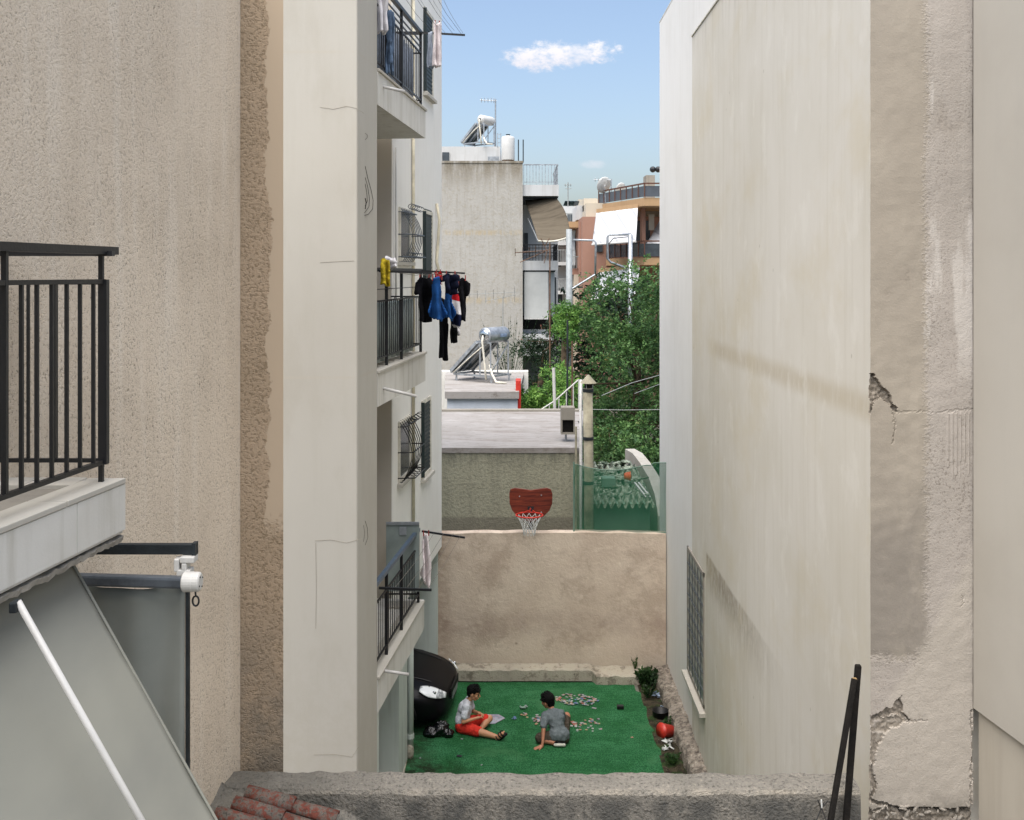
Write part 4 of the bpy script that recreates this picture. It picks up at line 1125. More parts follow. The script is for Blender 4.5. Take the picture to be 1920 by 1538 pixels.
def face_bits(body, c, fr, s):
    f, u, r, rot = fr
    ey = MB(); br_ = MB(); mo = MB()
    for q in (-1, 1):
        ey.ball(c+u*.006*s+f*.078*s+r*q*.031*s, .0105*s, 10, 8, (1.2, .6, .7), rot)
        br_.cap(c+u*.034*s+f*.088*s+r*q*.016*s, c+u*.033*s+f*.074*s+r*q*.048*s, .0042*s, .0034*s, 6)
    ey.build('eye', 'hair', body, smooth=True); br_.build('eyebrow', 'hair', body, smooth=True)
    mo.cap(c-u*.0575*s+f*.0935*s-r*.015*s, c-u*.0575*s+f*.0935*s+r*.015*s, .0022*s, .0022*s, 6)
    mo.build('mouth', 'tan_plastic', body, smooth=True)
V = lambda *a: Vector(a)
def foot(m, ank, toe, up, s=1.0):
    d = (toe-ank).normalized(); u = Vector(up).normalized()
    m.cap(ank-d*.02*s, ank+d*.05*s-u*.01*s, .034*s, .033*s, 10); m.cap(ank+d*.03*s, toe-d*.02*s, .034*s, .026*s, 10)
    x = d.cross(u)
    for i in range(5): m.cap(toe+x*(i-2)*.014*s-d*.03*s, toe+x*(i-2)*.015*s+d*(.012-.004*abs(i-1.2))*s, .011*s, .0085*s, 8)

def boy_left():
    t = bpy.data.objects
    pel = V(-.715, 14.42, .10); wai = V(-.705, 14.43, .20); che = V(-.665, 14.44, .33); shc = V(-.635, 14.44, .405)
    nek = V(-.60, 14.44, .455); hc = V(-.548, 14.43, .545)
    m = MB()
    m.cap(pel, wai, .085, .075, 16).cap(wai, che, .078, .088, 16).cap(che+V(0,-.045,0), che+V(0,.045,0), .078, .078, 14).cap(che, shc, .086, .058, 16)
    m.cap(pel+V(0,-.05,-.01), pel+V(0,.05,-.01), .083, .083, 14)
    sn, sf = V(-.65, 14.31, .385), V(-.615, 14.57, .39)
    m.cap(shc, sn, .052, .040, 12).cap(shc, sf, .052, .040, 12)
    m.cap(shc+V(0,0,0), nek+V(.015,0,.02), .042, .036, 12)
    fr = head(m, hc, (1, -.10, -.32), (0, 0, 1), .98)
    m.cap(nek, hc-fr[1]*.03-fr[0]*.02, .037, .040, 12)
    en, wn_ = V(-.685, 14.235, .215), V(-.505, 14.31, .235)
    m.cap(sn, en, .037, .029, 12).cap(en, wn_, .030, .019, 12)
    ef, wf = V(-.56, 14.60, .21), V(-.485, 14.44, .255)
    m.cap(sf, ef, .037, .029, 12).cap(ef, wf, .030, .019, 12)
    hand(m, wn_, (1, .35, .1), (0, .3, 1), 1, .95, .6); hand(m, wf, (1, -.7, .0), (0, .5, 1), -1, .95, .6)
    # near leg out to the right, far leg folded
    kn, an = V(-.445, 14.21, .085), V(-.205, 14.13, .050)
    m.cap(pel+V(.02,-.06,-.01), kn, .077, .052, 14).cap(kn, kn.lerp(an, .4)+V(0,0,.0), .050, .046, 14).cap(kn.lerp(an, .35), an, .046, .030, 12)
    foot(m, an+V(.01,0,-.004), an+V(.085,-.03,.075), (-.6, 0, .8), .95)
    kf, af = V(-.325, 14.53, .135), V(-.455, 14.33, .062)
    m.cap(pel+V(.02,.06,-.005), kf, .077, .052, 14).cap(kf, kf.lerp(af, .45), .050, .045, 14).cap(kf.lerp(af, .4), af, .045, .030, 12)
    foot(m, af, af+V(-.10,-.05,-.018), (.3, -.3, 1), .9)
    body = m.build('person', 'skin1', remesh=.0052, smoothing=2)
    tag(body, 'boy in white t-shirt and red shorts sitting on the grass beside the black car', 'person', 'boys playing on the grass')
    face_bits(body, hc, fr, .98)
    s = MB()
    s.cap(wai+V(0,0,-.04), che, .098, .100, 16).cap(che+V(0,-.045,0), che+V(0,.045,0), .090, .090, 14).cap(che, shc+V(-.004,0,-.006), .098, .064, 16)
    s.cap(wai+V(-.01,-.03,-.035), wai+V(-.01,.03,-.035), .096, .096, 14)
    s.cap(shc+V(0,0,-.004), sn, .060, .050, 12).cap(shc+V(0,0,-.004), sf, .060, .050, 12)
    s.cap(sn, sn.lerp(en, .62), .052, .050, 12).cap(sf, sf.lerp(ef, .62), .052, .050, 12)
    o = s.build('t_shirt', 'shirt_white', body, remesh=.007, smoothing=3)
    wr(o, .05, .022)
    s = MB()
    s.cap(pel+V(0,-.05,-.012), pel+V(0,.05,-.012), .091, .091, 14).cap(pel+V(.02,-.06,-.01), (pel+V(.02,-.06,-.01)).lerp(kn, .86), .092, .071, 14)
    s.cap(pel+V(.02,.06,-.005), (pel+V(.02,.06,-.005)).lerp(kf, .84), .092, .071, 14)
    wr(s.build('shorts', 'shorts_red', body, remesh=.007, smoothing=2), .05, .018)
    f, u, r, rot = fr
    h = MB(); h.ball(hc+u*.033-f*.020, .088, 18, 12, (.93, 1.05, .92), rot); h.ball(hc+u*.062+f*.030, .050, 12, 8, (1.25, .9, .7), rot); h.ball(hc-u*.018-f*.050, .056, 12, 8, (1.15, .8, 1.0), rot)
    h.ball(hc+u*.085, .045, 12, 8, (1.2, 1.3, .7), rot)
    for q in range(60): a_ = R.uniform(0, 6.28); b_ = R.uniform(.2, 1.4); dq = (r*math.cos(a_)*math.cos(b_)+f*math.sin(a_)*math.cos(b_)*.9+u*math.sin(b_)); h.cap(hc+u*.03+dq*.078, hc+u*.035+dq*.098+f*.012, .011, .004, 6)
    o = h.build('hair', 'hair', body, remesh=.0045); wr(o, .02, .010)
    s = MB(); a2 = an+V(.01,0,-.004); b2 = an+V(.085,-.03,.075); d = (b2-a2).normalized()
    q = V(.6,0,-.8).cross(d).normalized()
    nd = d.cross(q).normalized()
    s.cap(a2-d*.03+V(.028,0,-.028), b2+d*.01+V(.030,0,-.025), .020, .022, 10)
    s.build('sandal', 'sandal', body, smooth=True)
    st_ = MB()
    for k_ in (.0, .45, .85):
        c_ = a2.lerp(b2, k_); pts = [c_+(q*math.cos(a_)+nd*math.sin(a_))*.039 for a_ in [2*math.pi*i/16 for i in range(17)]]; st_.tube(pts, .0085, 6)
    st_.build('strap', 'sandal', body, smooth=True)
    s = MB(); a2 = af; b2 = af+V(-.10,-.05,-.018); s.cap(a2+V(0,0,-.03), b2+V(0,0,-.02), .018, .018, 8); s.cap(af+V(.02,-.02,-.02), af+V(-.03,-.06,.0), .02, .02, 8); s.build('sandal', 'sandal', body, smooth=True)
def wr(o, sc, st_):
    tx = bpy.data.textures.new('folds', 'CLOUDS'); tx.noise_scale = sc; d = o.modifiers.new('d', 'DISPLACE'); d.texture = tx; d.strength = st_; d.mid_level = .5; d.texture_coords = 'LOCAL'

def boy_right():
    pel = V(.655, 14.03, .12); wai = V(.650, 14.05, .20); che = V(.60, 14.12, .32); shc = V(.565, 14.15, .392)
    nek = V(.548, 14.17, .43); hc = V(.505, 14.22, .515)
    m = MB()
    m.cap(pel, wai, .088, .080, 16).cap(wai, che, .080, .092, 16).cap(che+V(-.045,0,0), che+V(.05,0,0), .078, .078, 14).cap(che, shc, .088, .058, 16)
    sl, sr = V(.455, 14.10, .365), V(.685, 14.14, .375)
    m.cap(shc, sl, .052, .041, 12).cap(shc, sr, .052, .041, 12)
    fr = head(m, hc, (-.80, .62, -.22), (-.05, 0, 1), 1.0)
    m.cap(shc, hc-fr[1]*.03-fr[0]*.03, .042, .040, 12)
    el, wl = V(.435, 13.985, .215), V(.422, 13.905, .075)
    m.cap(sl, el, .038, .029, 12).cap(el, wl, .030, .020, 12)
    m.cap(wl, wl+V(-.01,-.01,-.035), .020, .021, 10)
    hand(m, wl+V(-.008,-.012,-.040), (-1, -.35, -.18), (-.1, 0, 1), 1, 1.05, .12)
    er, wr_ = V(.71, 14.33, .25), V(.60, 14.47, .10)
    m.cap(sr, er, .038, .029, 12).cap(er, wr_, .030, .020, 12); hand(m, wr_, (-.7, .7, -.3), (0, 0, 1), -1, 1, .4)
    kl, al = V(.375, 14.03, .085), V(.60, 13.945, .052)
    m.cap(pel+V(-.04,.0,-.02), kl, .080, .056, 14).cap(kl, kl.lerp(al, .45), .052, .047, 14).cap(kl.lerp(al, .4), al, .047, .031, 12)
    foot(m, al, al+V(.11,.01,-.01), (0,0,1), .95)
    kr, ar = V(.775, 14.36, .245), V(.72, 14.56, .06)
    m.cap(pel+V(.04,.02,-.01), kr, .080, .053, 14).cap(kr, kr.lerp(ar, .45), .050, .046, 14).cap(kr.lerp(ar, .4), ar, .046, .031, 12)
    foot(m, ar, ar+V(-.03,.12,-.02), (0,0,1), .95)
    body = m.build('person', 'skin2', remesh=.0052, smoothing=2)
    tag(body, 'dark-haired boy in grey t-shirt seen from behind, leaning on one hand over the cards', 'person', 'boys playing on the grass')
    face_bits(body, hc, fr, 1.0)
    s = MB()
    s.cap(wai+V(0,-.01,-.055), che, .104, .103, 16).cap(che+V(-.045,0,0), che+V(.05,0,0), .092, .092, 14).cap(che, shc+V(.004,-.004,-.004), .100, .066, 16)
    s.cap(pel+V(-.05,-.015,.02), pel+V(.045,-.01,.02), .100, .100, 14)
    s.cap(shc, sl, .061, .052, 12).cap(shc, sr, .061, .052, 12).cap(sl, sl.lerp(el, .72), .053, .052, 12).cap(sr, sr.lerp(er, .7), .053, .052, 12)
    wr(s.build('t_shirt', 'shirt_grey', body, remesh=.007, smoothing=2), .05, .026)
    s = MB()
    s.cap(pel+V(-.05,0,-.025), pel+V(.05,0,-.025), .094, .094, 14).cap(pel+V(-.04,.0,-.02), (pel+V(-.04,.0,-.02)).lerp(kl, .93), .094, .072, 14).cap(pel+V(.04,.02,-.01), (pel+V(.04,.02,-.01)).lerp(kr, .80), .094, .070, 14)
    wr(s.build('shorts', 'shorts_brown', body, remesh=.007, smoothing=2), .05, .020)
    f, u, r, rot = fr
    h = MB(); h.ball(hc+u*.035-f*.016, .092, 18, 12, (.93, 1.06, .95), rot); h.ball(hc+u*.075+f*.045, .050, 12, 8, (1.2, 1.0, .75), rot); h.ball(hc-u*.022-f*.048, .060, 12, 8, (1.12, .8, 1.1), rot)
    h.ball(hc+u*.092+f*.0, .05, 12, 8, (1.2, 1.4, .65), rot)
    for q in range(80): a_ = R.uniform(0, 6.28); b_ = R.uniform(-.1, 1.4); dq = (r*math.cos(a_)*math.cos(b_)+f*math.sin(a_)*math.cos(b_)*.9+u*math.sin(b_)); h.cap(hc+u*.03+dq*.080, hc+u*.04+dq*.102+f*.016, .012, .004, 6)
    o = h.build('hair', 'hair', body, remesh=.0045); wr(o, .02, .010)
    s = MB(); s.cap(al+V(.0,-.012,-.008), al+V(.11,-.01,-.010), .038, .036, 12); s.build('shoe', 'sandal', body, smooth=True)
    s = MB(); s.cap(al+V(-.01,-.042,-.005), al+V(.115,-.040,-.008), .020, .022, 10); s.build('shoe_sole', 'sole', body, smooth=True)
    s = MB(); s.cap(ar+V(0,-.01,-.012), ar+V(-.03,.12,-.024), .038, .034, 12); s.build('shoe', 'sandal', body, smooth=True)
boy_left(); boy_right()

# --- cards, counters and scraps
cardm = {}
def flat(sx, sy, sz, mat, nm):
    k = (round(sx, 3), round(sy, 3), mat, nm)
    if k not in cardm:
        m = MB(); m.box(-sx/2, sx/2, -sy/2, sy/2, 0, sz); o = m.build(nm, mat); me = o.data; bpy.data.objects.remove(o); cardm[k] = me
    return cardm[k]
def card(p, label, group, mat, sx=.045, sy=.032, nm='playing_card', cat='card', lift=0):
    o = bpy.data.objects.new(nm, flat(sx, sy, .003, mat, nm)); COL.objects.link(o)
    o.location = (p.x, p.y, .024+lift); o.rotation_euler = (R.uniform(-.12, .12), R.uniform(-.12, .12), R.uniform(0, 3.14)); tag(o, label, cat, group)
mats = ['c_white']*5+['c_grey']*5+['c_pink', 'c_orange', 'c_yel', 'c_red', 'c_blue', 'c_green', 'c_black', 'c_orange', 'c_pink']
i = 0
while i < 120:
    u, v = R.uniform(-1, 1), R.uniform(-1, 1)
    if u*u+v*v > 1 or R.random() < (abs(v)*.2): continue
    if u > .3 and v > .3 and R.random() < .6: continue
    p = G(1082+40*u, 1313+11*v+u*3, .02); card(p, 'one of the many small picture cards crowded in the far oval heap beyond the boys', 'cards in the far heap', R.choice(mats), R.uniform(.026, .05), R.uniform(.018, .032), lift=R.uniform(0, .012)); i += 1
def scatter(n, poly, label, group):
    k = 0; xs = [q[0] for q in poly]; ys = [q[1] for q in poly]
    while k < n:
        x, y = R.uniform(min(xs), max(xs)), R.uniform(min(ys), max(ys))
        if inpoly(x, y, poly): card(G(x, y, .02), label, group, R.choice(mats+['c_yel', 'c_orange', 'c_green']), R.uniform(.028, .045), R.uniform(.022, .034)); k += 1
scatter(30, [(996, 1343), (1020, 1337), (1028, 1348), (1022, 1362), (1012, 1366), (998, 1356)], 'one of the small cards scattered between the two boys', 'cards between the boys')
scatter(7, [(976, 1338), (992, 1336), (992, 1347), (978, 1344)], 'one of the small cards scattered between the two boys', 'cards between the boys')
scatter(34, [(1068, 1362), (1090, 1352), (1122, 1346), (1128, 1356), (1108, 1368), (1090, 1374), (1074, 1370)], 'one of the small cards strewn right of the grey shirted boy', 'cards strewn on the right')
scatter(7, [(1072, 1370), (1126, 1356), (1128, 1372), (1090, 1380)], 'one of the small cards strewn right of the grey shirted boy', 'cards strewn on the right')
card(G(1076, 1360), 'red and white card box lying right of the grey shirted boy', None, 'c_red', .13, .05, 'card_box', 'box', .002)
card(G(1077, 1359), 'white wrapper on top of the red card box right of the boy', None, 'c_white', .06, .035, 'wrapper', 'wrapper', .008)
card(G(1050, 1313), 'red and white packet at left end of the far heap of cards', None, 'c_red', .06, .04, 'packet', 'packet', .01)
card(G(1114, 1331), 'pale packet lying alone below the right end of the far heap', None, 'c_grey', .07, .035, 'packet', 'packet')
card(G(1185, 1386), 'tiny orange scrap alone on the empty right part of the grass', None, 'c_orange', .035, .03, 'paper_scrap', 'scrap')
card(G(861, 1421), 'small dark flat object on the grass near the front left', None, 'c_black', .075, .04, 'phone', 'phone')
for (px, py, l) in ((866, 1389, 'pale scrap on the grass in front of the white shirted boy'), (903, 1438, 'pale scrap on the grass at the very front, left of middle'), (788, 1425, 'pale scrap at the dirty front left corner of the grass')):
    card(G(px, py), l, None, 'c_grey', .03, .02, 'paper_scrap', 'scrap')
for (px, py, mat, l, r_) in ((979, 1329, 'c_green', 'crumpled pale green wrapper between the boys, farther back', .045), (963, 1349, 'c_blue', 'crumpled blue wrapper on the grass right of the printed sheet', .035), (985, 1327, 'c_grey', 'crumpled grey wrapper beside the pale green one between the boys', .03)):
    c = G(px, py, .02); m = MB()
    for k in range(7): m.ball(c+Vector((R.uniform(-1,1)*r_, R.uniform(-1,1)*r_*1.2, .01+R.uniform(0, .02))), r_*R.uniform(.3, .5), 6, 4, (1.2, 1, .6))
    tag(m.build('wrapper', mat), l, 'wrapper', 'crumpled wrappers between the boys')
m = MB(); pts = [G(912, 1343), G(935, 1343), G(947, 1350), G(928, 1360), (G(905, 1362))]
m.slab([(p.x, p.y, .022) for p in pts], (0, 0, .006)); tag(m.build('printed_sheet', 'print_mat'), 'grey and red printed sheet on the grass behind the white shirted boy', 'sheet')
c = G(1163, 1331); t = thing('small_box', 'small black open box standing alone on the grass at right', 'box', c)
m = MB(); m.box(c.x-.05, c.x+.05, c.y-.035, c.y+.035, .018, .065); m.build('box', 'plastic_black', t, bevel=.006); MB().box(c.x-.04, c.x+.04, c.y-.025, c.y+.025, .0652, .068).build('lid', 'c_black', t)

# --- dirt strip along the kerb
c = G(1246, 1370, .1); t = thing('bucket', 'red plastic bucket tipped on its side on the soil strip', 'bucket', c)
m = MB(); ax = V(-.75, -.5, .25).normalized(); a_ = c+ax*.02; b_ = c-ax*.15
m.tube([b_, b_+ax*.01, a_+ax*.03, a_+ax*.045, a_+ax*.046, a_+ax*.02, b_+ax*.03], [.06, .075, .098, .105, .094, .090, .068], 24); m.build('bucket', 'red_plastic', t, smooth=True)
m = MB(); m.tube([a_+ax*.0, a_+ax*.012], [.085, .085], 20); m.build('contents', 'tan_plastic', t)
for (px, py, mat, nm, l, n_, r_) in ((1232, 1305, 'bag_blue', 'plastic_bag', 'crumpled pale blue and white plastic bag near the back of the soil strip', 9, .05), (1238, 1327, 'bag_blue', 'plastic_bag', 'blue crumpled film lying over a dark tub on the soil strip', 7, .045),
                             (1252, 1391, 'paper_white', 'paper', 'crumpled white papers below the red bucket on the soil strip', 8, .045), (1250, 1404, 'paper_white', 'paper', 'rounded crumpled white paper nearest the front of the soil strip', 8, .05)):
    c = G(px, py, .04); m = MB()
    for k in range(n_):
        q = c+Vector((R.uniform(-1.4,1.4)*r_, R.uniform(-1,1)*r_, R.uniform(0, .03))); a_ = [q+Vector((R.uniform(-1,1), R.uniform(-1,1), R.uniform(-.5,.5)))*r_ for _ in range(4)]
        m.slab(a_[:3], (0, 0, .004)); m.slab([a_[1], a_[3], a_[2]], (0, .003, .004))
    tag(m.build(nm, mat), l, 'litter')
c = G(1238, 1345, .03); t = thing('tub', 'black plastic tub half hidden under blue film on the soil strip', 'tub', c)
MB().lathe([(.06, 0), (.10, .015), (.12, .12), (.125, .125), (.11, .12), (.09, .03)], c-V(0,0,.02), 20).build('tub', 'plastic_black', t, smooth=True)
def plant(nm, label, cen, n_, rad, hgt, mat='leaf_weed', lf=.035, cat='plant', group=None):
    t = thing(nm, label, cat, cen, group); st_ = MB(); lv = MB()
    for k in range(n_):
        a_ = R.uniform(0, 6.28); rr = rad*R.uniform(.1, 1); tip = cen+V(rr*math.cos(a_), rr*math.sin(a_)*.8, hgt*R.uniform(.4, 1)); bs = cen+V(rr*.25*math.cos(a_), rr*.25*math.sin(a_), 0)
        st_.tube([bs, bs.lerp(tip, .5)+V(0,0,.02), tip], [.004, .003, .0015], 4)
        for j in range(7):
            p = bs.lerp(tip, R.uniform(.25, 1)); leaf(lv, p, lf*R.uniform(.6, 1.2))
    st_.build('stem', 'leaf_weed', t); lv.build('foliage', mat, t); return t
def leaf(m, p, s):
    d = V(R.gauss(0, 1), R.gauss(0, 1), R.gauss(0, .7)).normalized(); q = d.cross(V(R.gauss(0, 1), R.gauss(0, 1), R.gauss(0, 1))).normalized()
    b = len(m.v); m.v += [p-d*s, p+q*s*.45, p+d*s, p-q*s*.45]; m.f.append((b, b+1, b+2, b+3))
plant('weed', 'tall leafy weed growing in the far right corner by the pink wall', V(2.10, 15.95, .03), 70, .20, .30, lf=.05, group='weeds on the soil strip')
plant('weed', 'dark weed tuft behind the blue plastic bag on the soil strip', V(2.08, 15.5, .03), 16, .14, .30, lf=.04, group='weeds on the soil strip')
plant('weed', 'low weed beside the red bucket against the stone kerb', V(2.22, 14.5, .03), 12, .10, .16, lf=.03, group='weeds on the soil strip')
plant('weed', 'spreading weed at the front end of the soil strip', V(2.13, 13.4, .03), 20, .14, .16, lf=.03, group='weeds on the soil strip')
plant('weed', 'sprig sprouting on top of the kerb at the right end of the pink wall', V(1.98, 16.25, .18), 8, .10, .24, lf=.025, group='weeds on the soil strip')
# ================================================================ BEHIND THE COURT
t = thing('flat_roofed_shed', 'low grey rendered outbuilding with weathered white flat roof behind the court wall', 'building', (0, 18, 0))
xr = (1086-CX)/F*18
MB().box(-4, xr, 18, 22.85, -.04, 3.33).build('wall', 'grey_render', t)
MB().prism([(-4, 17.98), (xr+.03, 17.98), (1.62, 22.9), (-4, 22.9)], 3.333, 3.425).build('roof', 'roof_white', t)
MB().box(-4, 1.56, 22.72, 22.9, 3.428, 3.47).build('roof_edge', 'concrete', t)
# hoop
t = thing('basketball_hoop', 'brown wooden basketball backboard with red ring and white net above the pink wall', 'basketball hoop', (.3, 16.5, 2.3))
D = 16.52
out = [(955,925),(957,918),(965,915.5),(978,917),(995,919.5),(1012,917),(1026,915.5),(1033,918),(1036,926),(1035.5,945),(1030,958),(1020,968),(1008,976),(995,978.5),(983,976),(970,968),(960,957),(955.5,944)]
MB().slab([P(a_, b_, D) for a_, b_ in out], (0, .03, 0)).build('backboard', 'backboard', t, bevel=.004)
MB().bar(P(995, 1010, D+.07), P(995, 930, D+.07), .06, .04).build('support', 'dark_steel', t)
rc = P(992.5, 966, D-.20)
MB().tube([rc+V(.215*math.cos(a_), .19*math.sin(a_), 0) for a_ in [2*math.pi*i/32 for i in range(33)]], .012, 8).build('ring', 'red_plastic', t, smooth=True)
bk = MB(); c0 = P(995, 957, D-.01)
bk.box(c0.x-.05, c0.x+.05, D-.012, D-.001, c0.z-.05, c0.z+.06).build('bracket', 'dark_steel', t)
bk = MB()
for s_ in (-1, 1): bk.bar(c0+V(.03*s_, -.01, .0), rc+V(.10*s_, .155, 0), .016)
bk.bar(c0+V(0,-.01,.04), rc+V(0,.18,.0), .02); bk.build('bracket_arm', 'red_plastic', t)
for (a_, b_) in ((974, 931), (1015, 929), (974, 963), (1015, 961)): MB().ball(P(a_, b_, D-.004), .012, 8, 6).build('bolt', 'galv', t)
nt_ = MB(); NS = 12
def npt(k, l):
    a_ = 2*math.pi*(k+.5*l)/NS; r_ = (.20, .165, .135, .112, .098, .092)[l]; return rc+V(r_*math.cos(a_), r_*.9*math.sin(a_), -.012-l*.062)
for l in range(5):
    for k in range(NS): nt_.tube([npt(k, l), npt(k, l+1)], .0042, 4); nt_.tube([npt(k+1, l), npt(k, l+1)], .0042, 4)
nt_.build('net', 'paper_white', t)
# green netting
t = thing('net_screen', 'sagging translucent green netting screen standing on the right part of the pink wall', 'netting', (1.7, 16.5, 2.3))
def topn(u): return 870+12*math.sin(math.pi*min(u, .75)/.75*1.0)*.9+(-2 if u > .8 else 3*u)
def netf(u, v):
    px = 1076+180*u; py = topn(u)+(1000-topn(u))*(1-v)
    return P(px, py, 16.47+.03*math.sin(u*17)+.02*math.sin(v*6+u*5))
MB().sheet(netf, 50, 14).build('netting', 'green_net', t, smooth=True)
MB().tube([netf(i/30, 1) for i in range(31)], .008, 5).build('top_cord', 'green_block', t)
MB().tube([netf(i/30, .01) for i in range(31)], .008, 5).build('bottom_cord', 'green_block', t)
for u in (0, 1): MB().tube([netf(u, 0)-V(0,0,.05), netf(u, 1)+V(0,0,.03)], .014, 6).build('post', 'dark_steel' if u else 'green_block', t)
# flue pipe
t = thing('flue_pipe', 'tall brownish flue pipe with conical cap beside the flat roofed outbuilding', 'chimney', P(1103, 1000, 17.6))
c = P(1103, 1000, 17.6); zt = P(0, 728, 17.6).z
MB().lathe([(.088, 0), (.088, zt-.5), (.088, zt-c.z+.0)], (c.x, c.y, 0), 18).build('pipe_section', 'asbestos', t, smooth=True) if False else None
MB().tube([(c.x, c.y, 0), (c.x+.01, c.y, 3.0), (c.x-.01, c.y, zt)], .084, 18).build('pipe', 'asbestos', t, smooth=True)
m = MB()
for py in (732, 822, 905): m.tube([P(1103, py-3, 17.6), P(1103, py+3, 17.6)], .094, 18)
m.build('joint_ring', 'dark_steel', t)
m = MB(); p0 = P(1103, 726, 17.6); m.lathe([(.07, -.02), (.065, .08)], p0, 16); m.build('neck', 'matt_black', t)
m = MB(); m.lathe([(.145, .07), (.13, .085), (.02, .21), (.005, .215)], p0, 16); m.build('cap', 'asbestos', t, smooth=False)
m = MB()
for a_ in range(3): m.bar(p0+V(.07*math.cos(a_*2.1), .07*math.sin(a_*2.1), -.03), p0+V(.09*math.cos(a_*2.1), .09*math.sin(a_*2.1), .08), .012)
m.build('cap_leg', 'galv', t)
t = thing('vent_pipe', 'thin grey pipe rising close to the left of the flue pipe', 'pipe', (P(1088, 0, 17.9).x, 17.9, 0))
MB().tube([(P(1089,0,17.9).x, 17.9, 0), P(1089, 712, 17.9)], .028, 8).build('pipe', 'white_tube', t, smooth=True); MB().tube([P(1080, 1000, 17.9), P(1080, 800, 17.9)], .02, 8).build('side_pipe', 'asbestos', t)
# small chimney box on rod
t = thing('chimney_box', 'small dark-mouthed concrete chimney box on the near right corner of the flat roof', 'chimney', P(1066, 840, 18.6))
A = P(1052, 812, 18.6); B = P(1078, 764, 18.6); mid = P(0, 788, 18.6).z; z3 = P(0, 812, 18.6).z
MB().box(A.x, B.x, 18.6, 18.86, mid, B.z).build('cap_block', 'concrete', t, bevel=.008)
m = MB(); m.box(A.x, A.x+.025, 18.6, 18.86, z3, mid); m.box(B.x-.025, B.x, 18.6, 18.86, z3, mid); m.box(A.x, B.x, 18.6, 18.86, z3-.03, z3); m.build('side_stone', 'concrete', t)
m = MB(); m.box(A.x+.025, B.x-.025, 18.70, 18.8, z3, mid); m.build('dark_opening', 'matt_black', t)  # black block filling the opening
MB().tube([(P(1061,0,18.7).x, 18.7, 3.42), (P(1061,0,18.7).x, 18.7, z3)], .02, 8).build('post', 'galv', t)
m = MB()
m.tube([P(1084, 790, 18.3), P(1092, 800, 18.3), P(1094, 818, 18.25), P(1088, 830, 18.2), P(1090, 845, 18.1)], .012, 6); m = m.build('cable', 'wire'); tag(m, 'loose dark cable drooping beside the flue pipe at the roof corner', 'cable')
# corrugated hut
t = thing('block_hut', 'small block hut with rubble strewn corrugated roof behind the green netting', 'hut', (2.3, 18, 0))
A = P(1112, 0, 18.0); B = P(1226, 0, 18.0); zr = P(0, 944, 18.0).z
MB().box(A.x+.02, B.x-.06, 18.05, 21, -.04, zr-.02).build('wall', 'green_block', t)
def corr(u, v):
    x = A.x-.02+(B.x-A.x+.02)*u; y = 17.85+3.0*v; return (x, y, zr-.01+v*.18+.05*math.sin(u*9*2*math.pi))
MB().sheet(corr, 120, 6).build('roof', 'corrugated', t, smooth=True, solid=.012)
rb = MB()
for i in range(40):
    u, v = R.random(), R.uniform(.15, 1); p = V(*corr(u, v)); rb.ball(p+V(0,0,.04), R.uniform(.03, .10), 6, 4, (1.8, 1.5, .4), Matrix.Rotation(R.uniform(0,3), 3, 'Z'))
for i in range(14):
    u, v = R.uniform(0, .9), R.uniform(0, .8); p = V(*corr(u, v))+V(0,0,.06); rb.bar(p, p+V(R.uniform(-.3, .3), R.uniform(-.3, .3), R.uniform(0, .08)), .05, .02)
rb.build('rubble', 'corrugated', t)
c = P(1140, 902, 18.9); t = thing('crate', 'small grey plastic crate sitting on the corrugated hut roof', 'crate', c)
MB().box(c.x-.12, c.x+.13, 18.8, 19.05, c.z-.10, c.z+.07).build('crate', 'green_block', t, bevel=.01)
c = P(1181, 893, 19.2); t = thing('plant_pot', 'orange plastic pot lying on the corrugated hut roof', 'pot', c)
MB().lathe([(.05, -.11), (.06, -.10), (.085, .0), (.095, .01), (.08, .0)], c, 18, 'x').build('pot', 'orange_plastic', t, smooth=True); MB().lathe([(.05, .012), (.05, .03)], c, 14, 'x').build('inside', 'dark_steel', t)
t = thing('plank_pile', 'two pale battens leaning on the right part of the hut roof', 'planks', P(1205, 920, 18.5))
MB().bar(P(1190, 905, 18.9), P(1214, 935, 18.2), .03, .02).build('batten', 'white_paint', t); MB().bar(P(1197, 905, 18.95), P(1219, 932, 18.3), .03, .02).build('batten', 'white_paint', t)
# curved white wall
t = thing('garden_wall', 'peeling white garden wall curving down between tree and cream house', 'wall', (3.0, 20, 0))
m = MB(); L = [(2.62, 22.6, 3.05), (2.63, 21.8, 2.98), (2.66, 20.9, 2.80), (2.72, 19.8, 2.50), (2.75, 18.9, 2.30), (2.74, 17.6, 2.15)]
L = [(P(1172, 842, 23.5)), P(1186, 850, 22.6), P(1200, 868, 21.3), P(1216, 895, 20.0), P(1228, 928, 18.8), P(1234, 968, 17.7)]
for p in L: m.v += [V(p.x, p.y, 0), V(p.x, p.y, p.z), V(p.x+.22, p.y+.03, p.z), V(p.x+.22, p.y+.03, 0)]
for i in range(len(L)-1):
    for j in range(3): a_ = i*4+j; m.f.append((a_, a_+4, a_+5, a_+1))
m.f += [(0, 1, 2, 3), (23, 22, 21, 20)]
m.build('wall', 'cream_old', t)
t = thing('street_wall', 'pale wall glimpsed through the tree branches at lower right', 'wall', P(1210, 850, 33))
MB().box(P(1182,0,30).x, P(1182,0,34).x+3, 37, 37.3, 0, P(0, 770, 37).z).build('wall', 'white_shade', t)

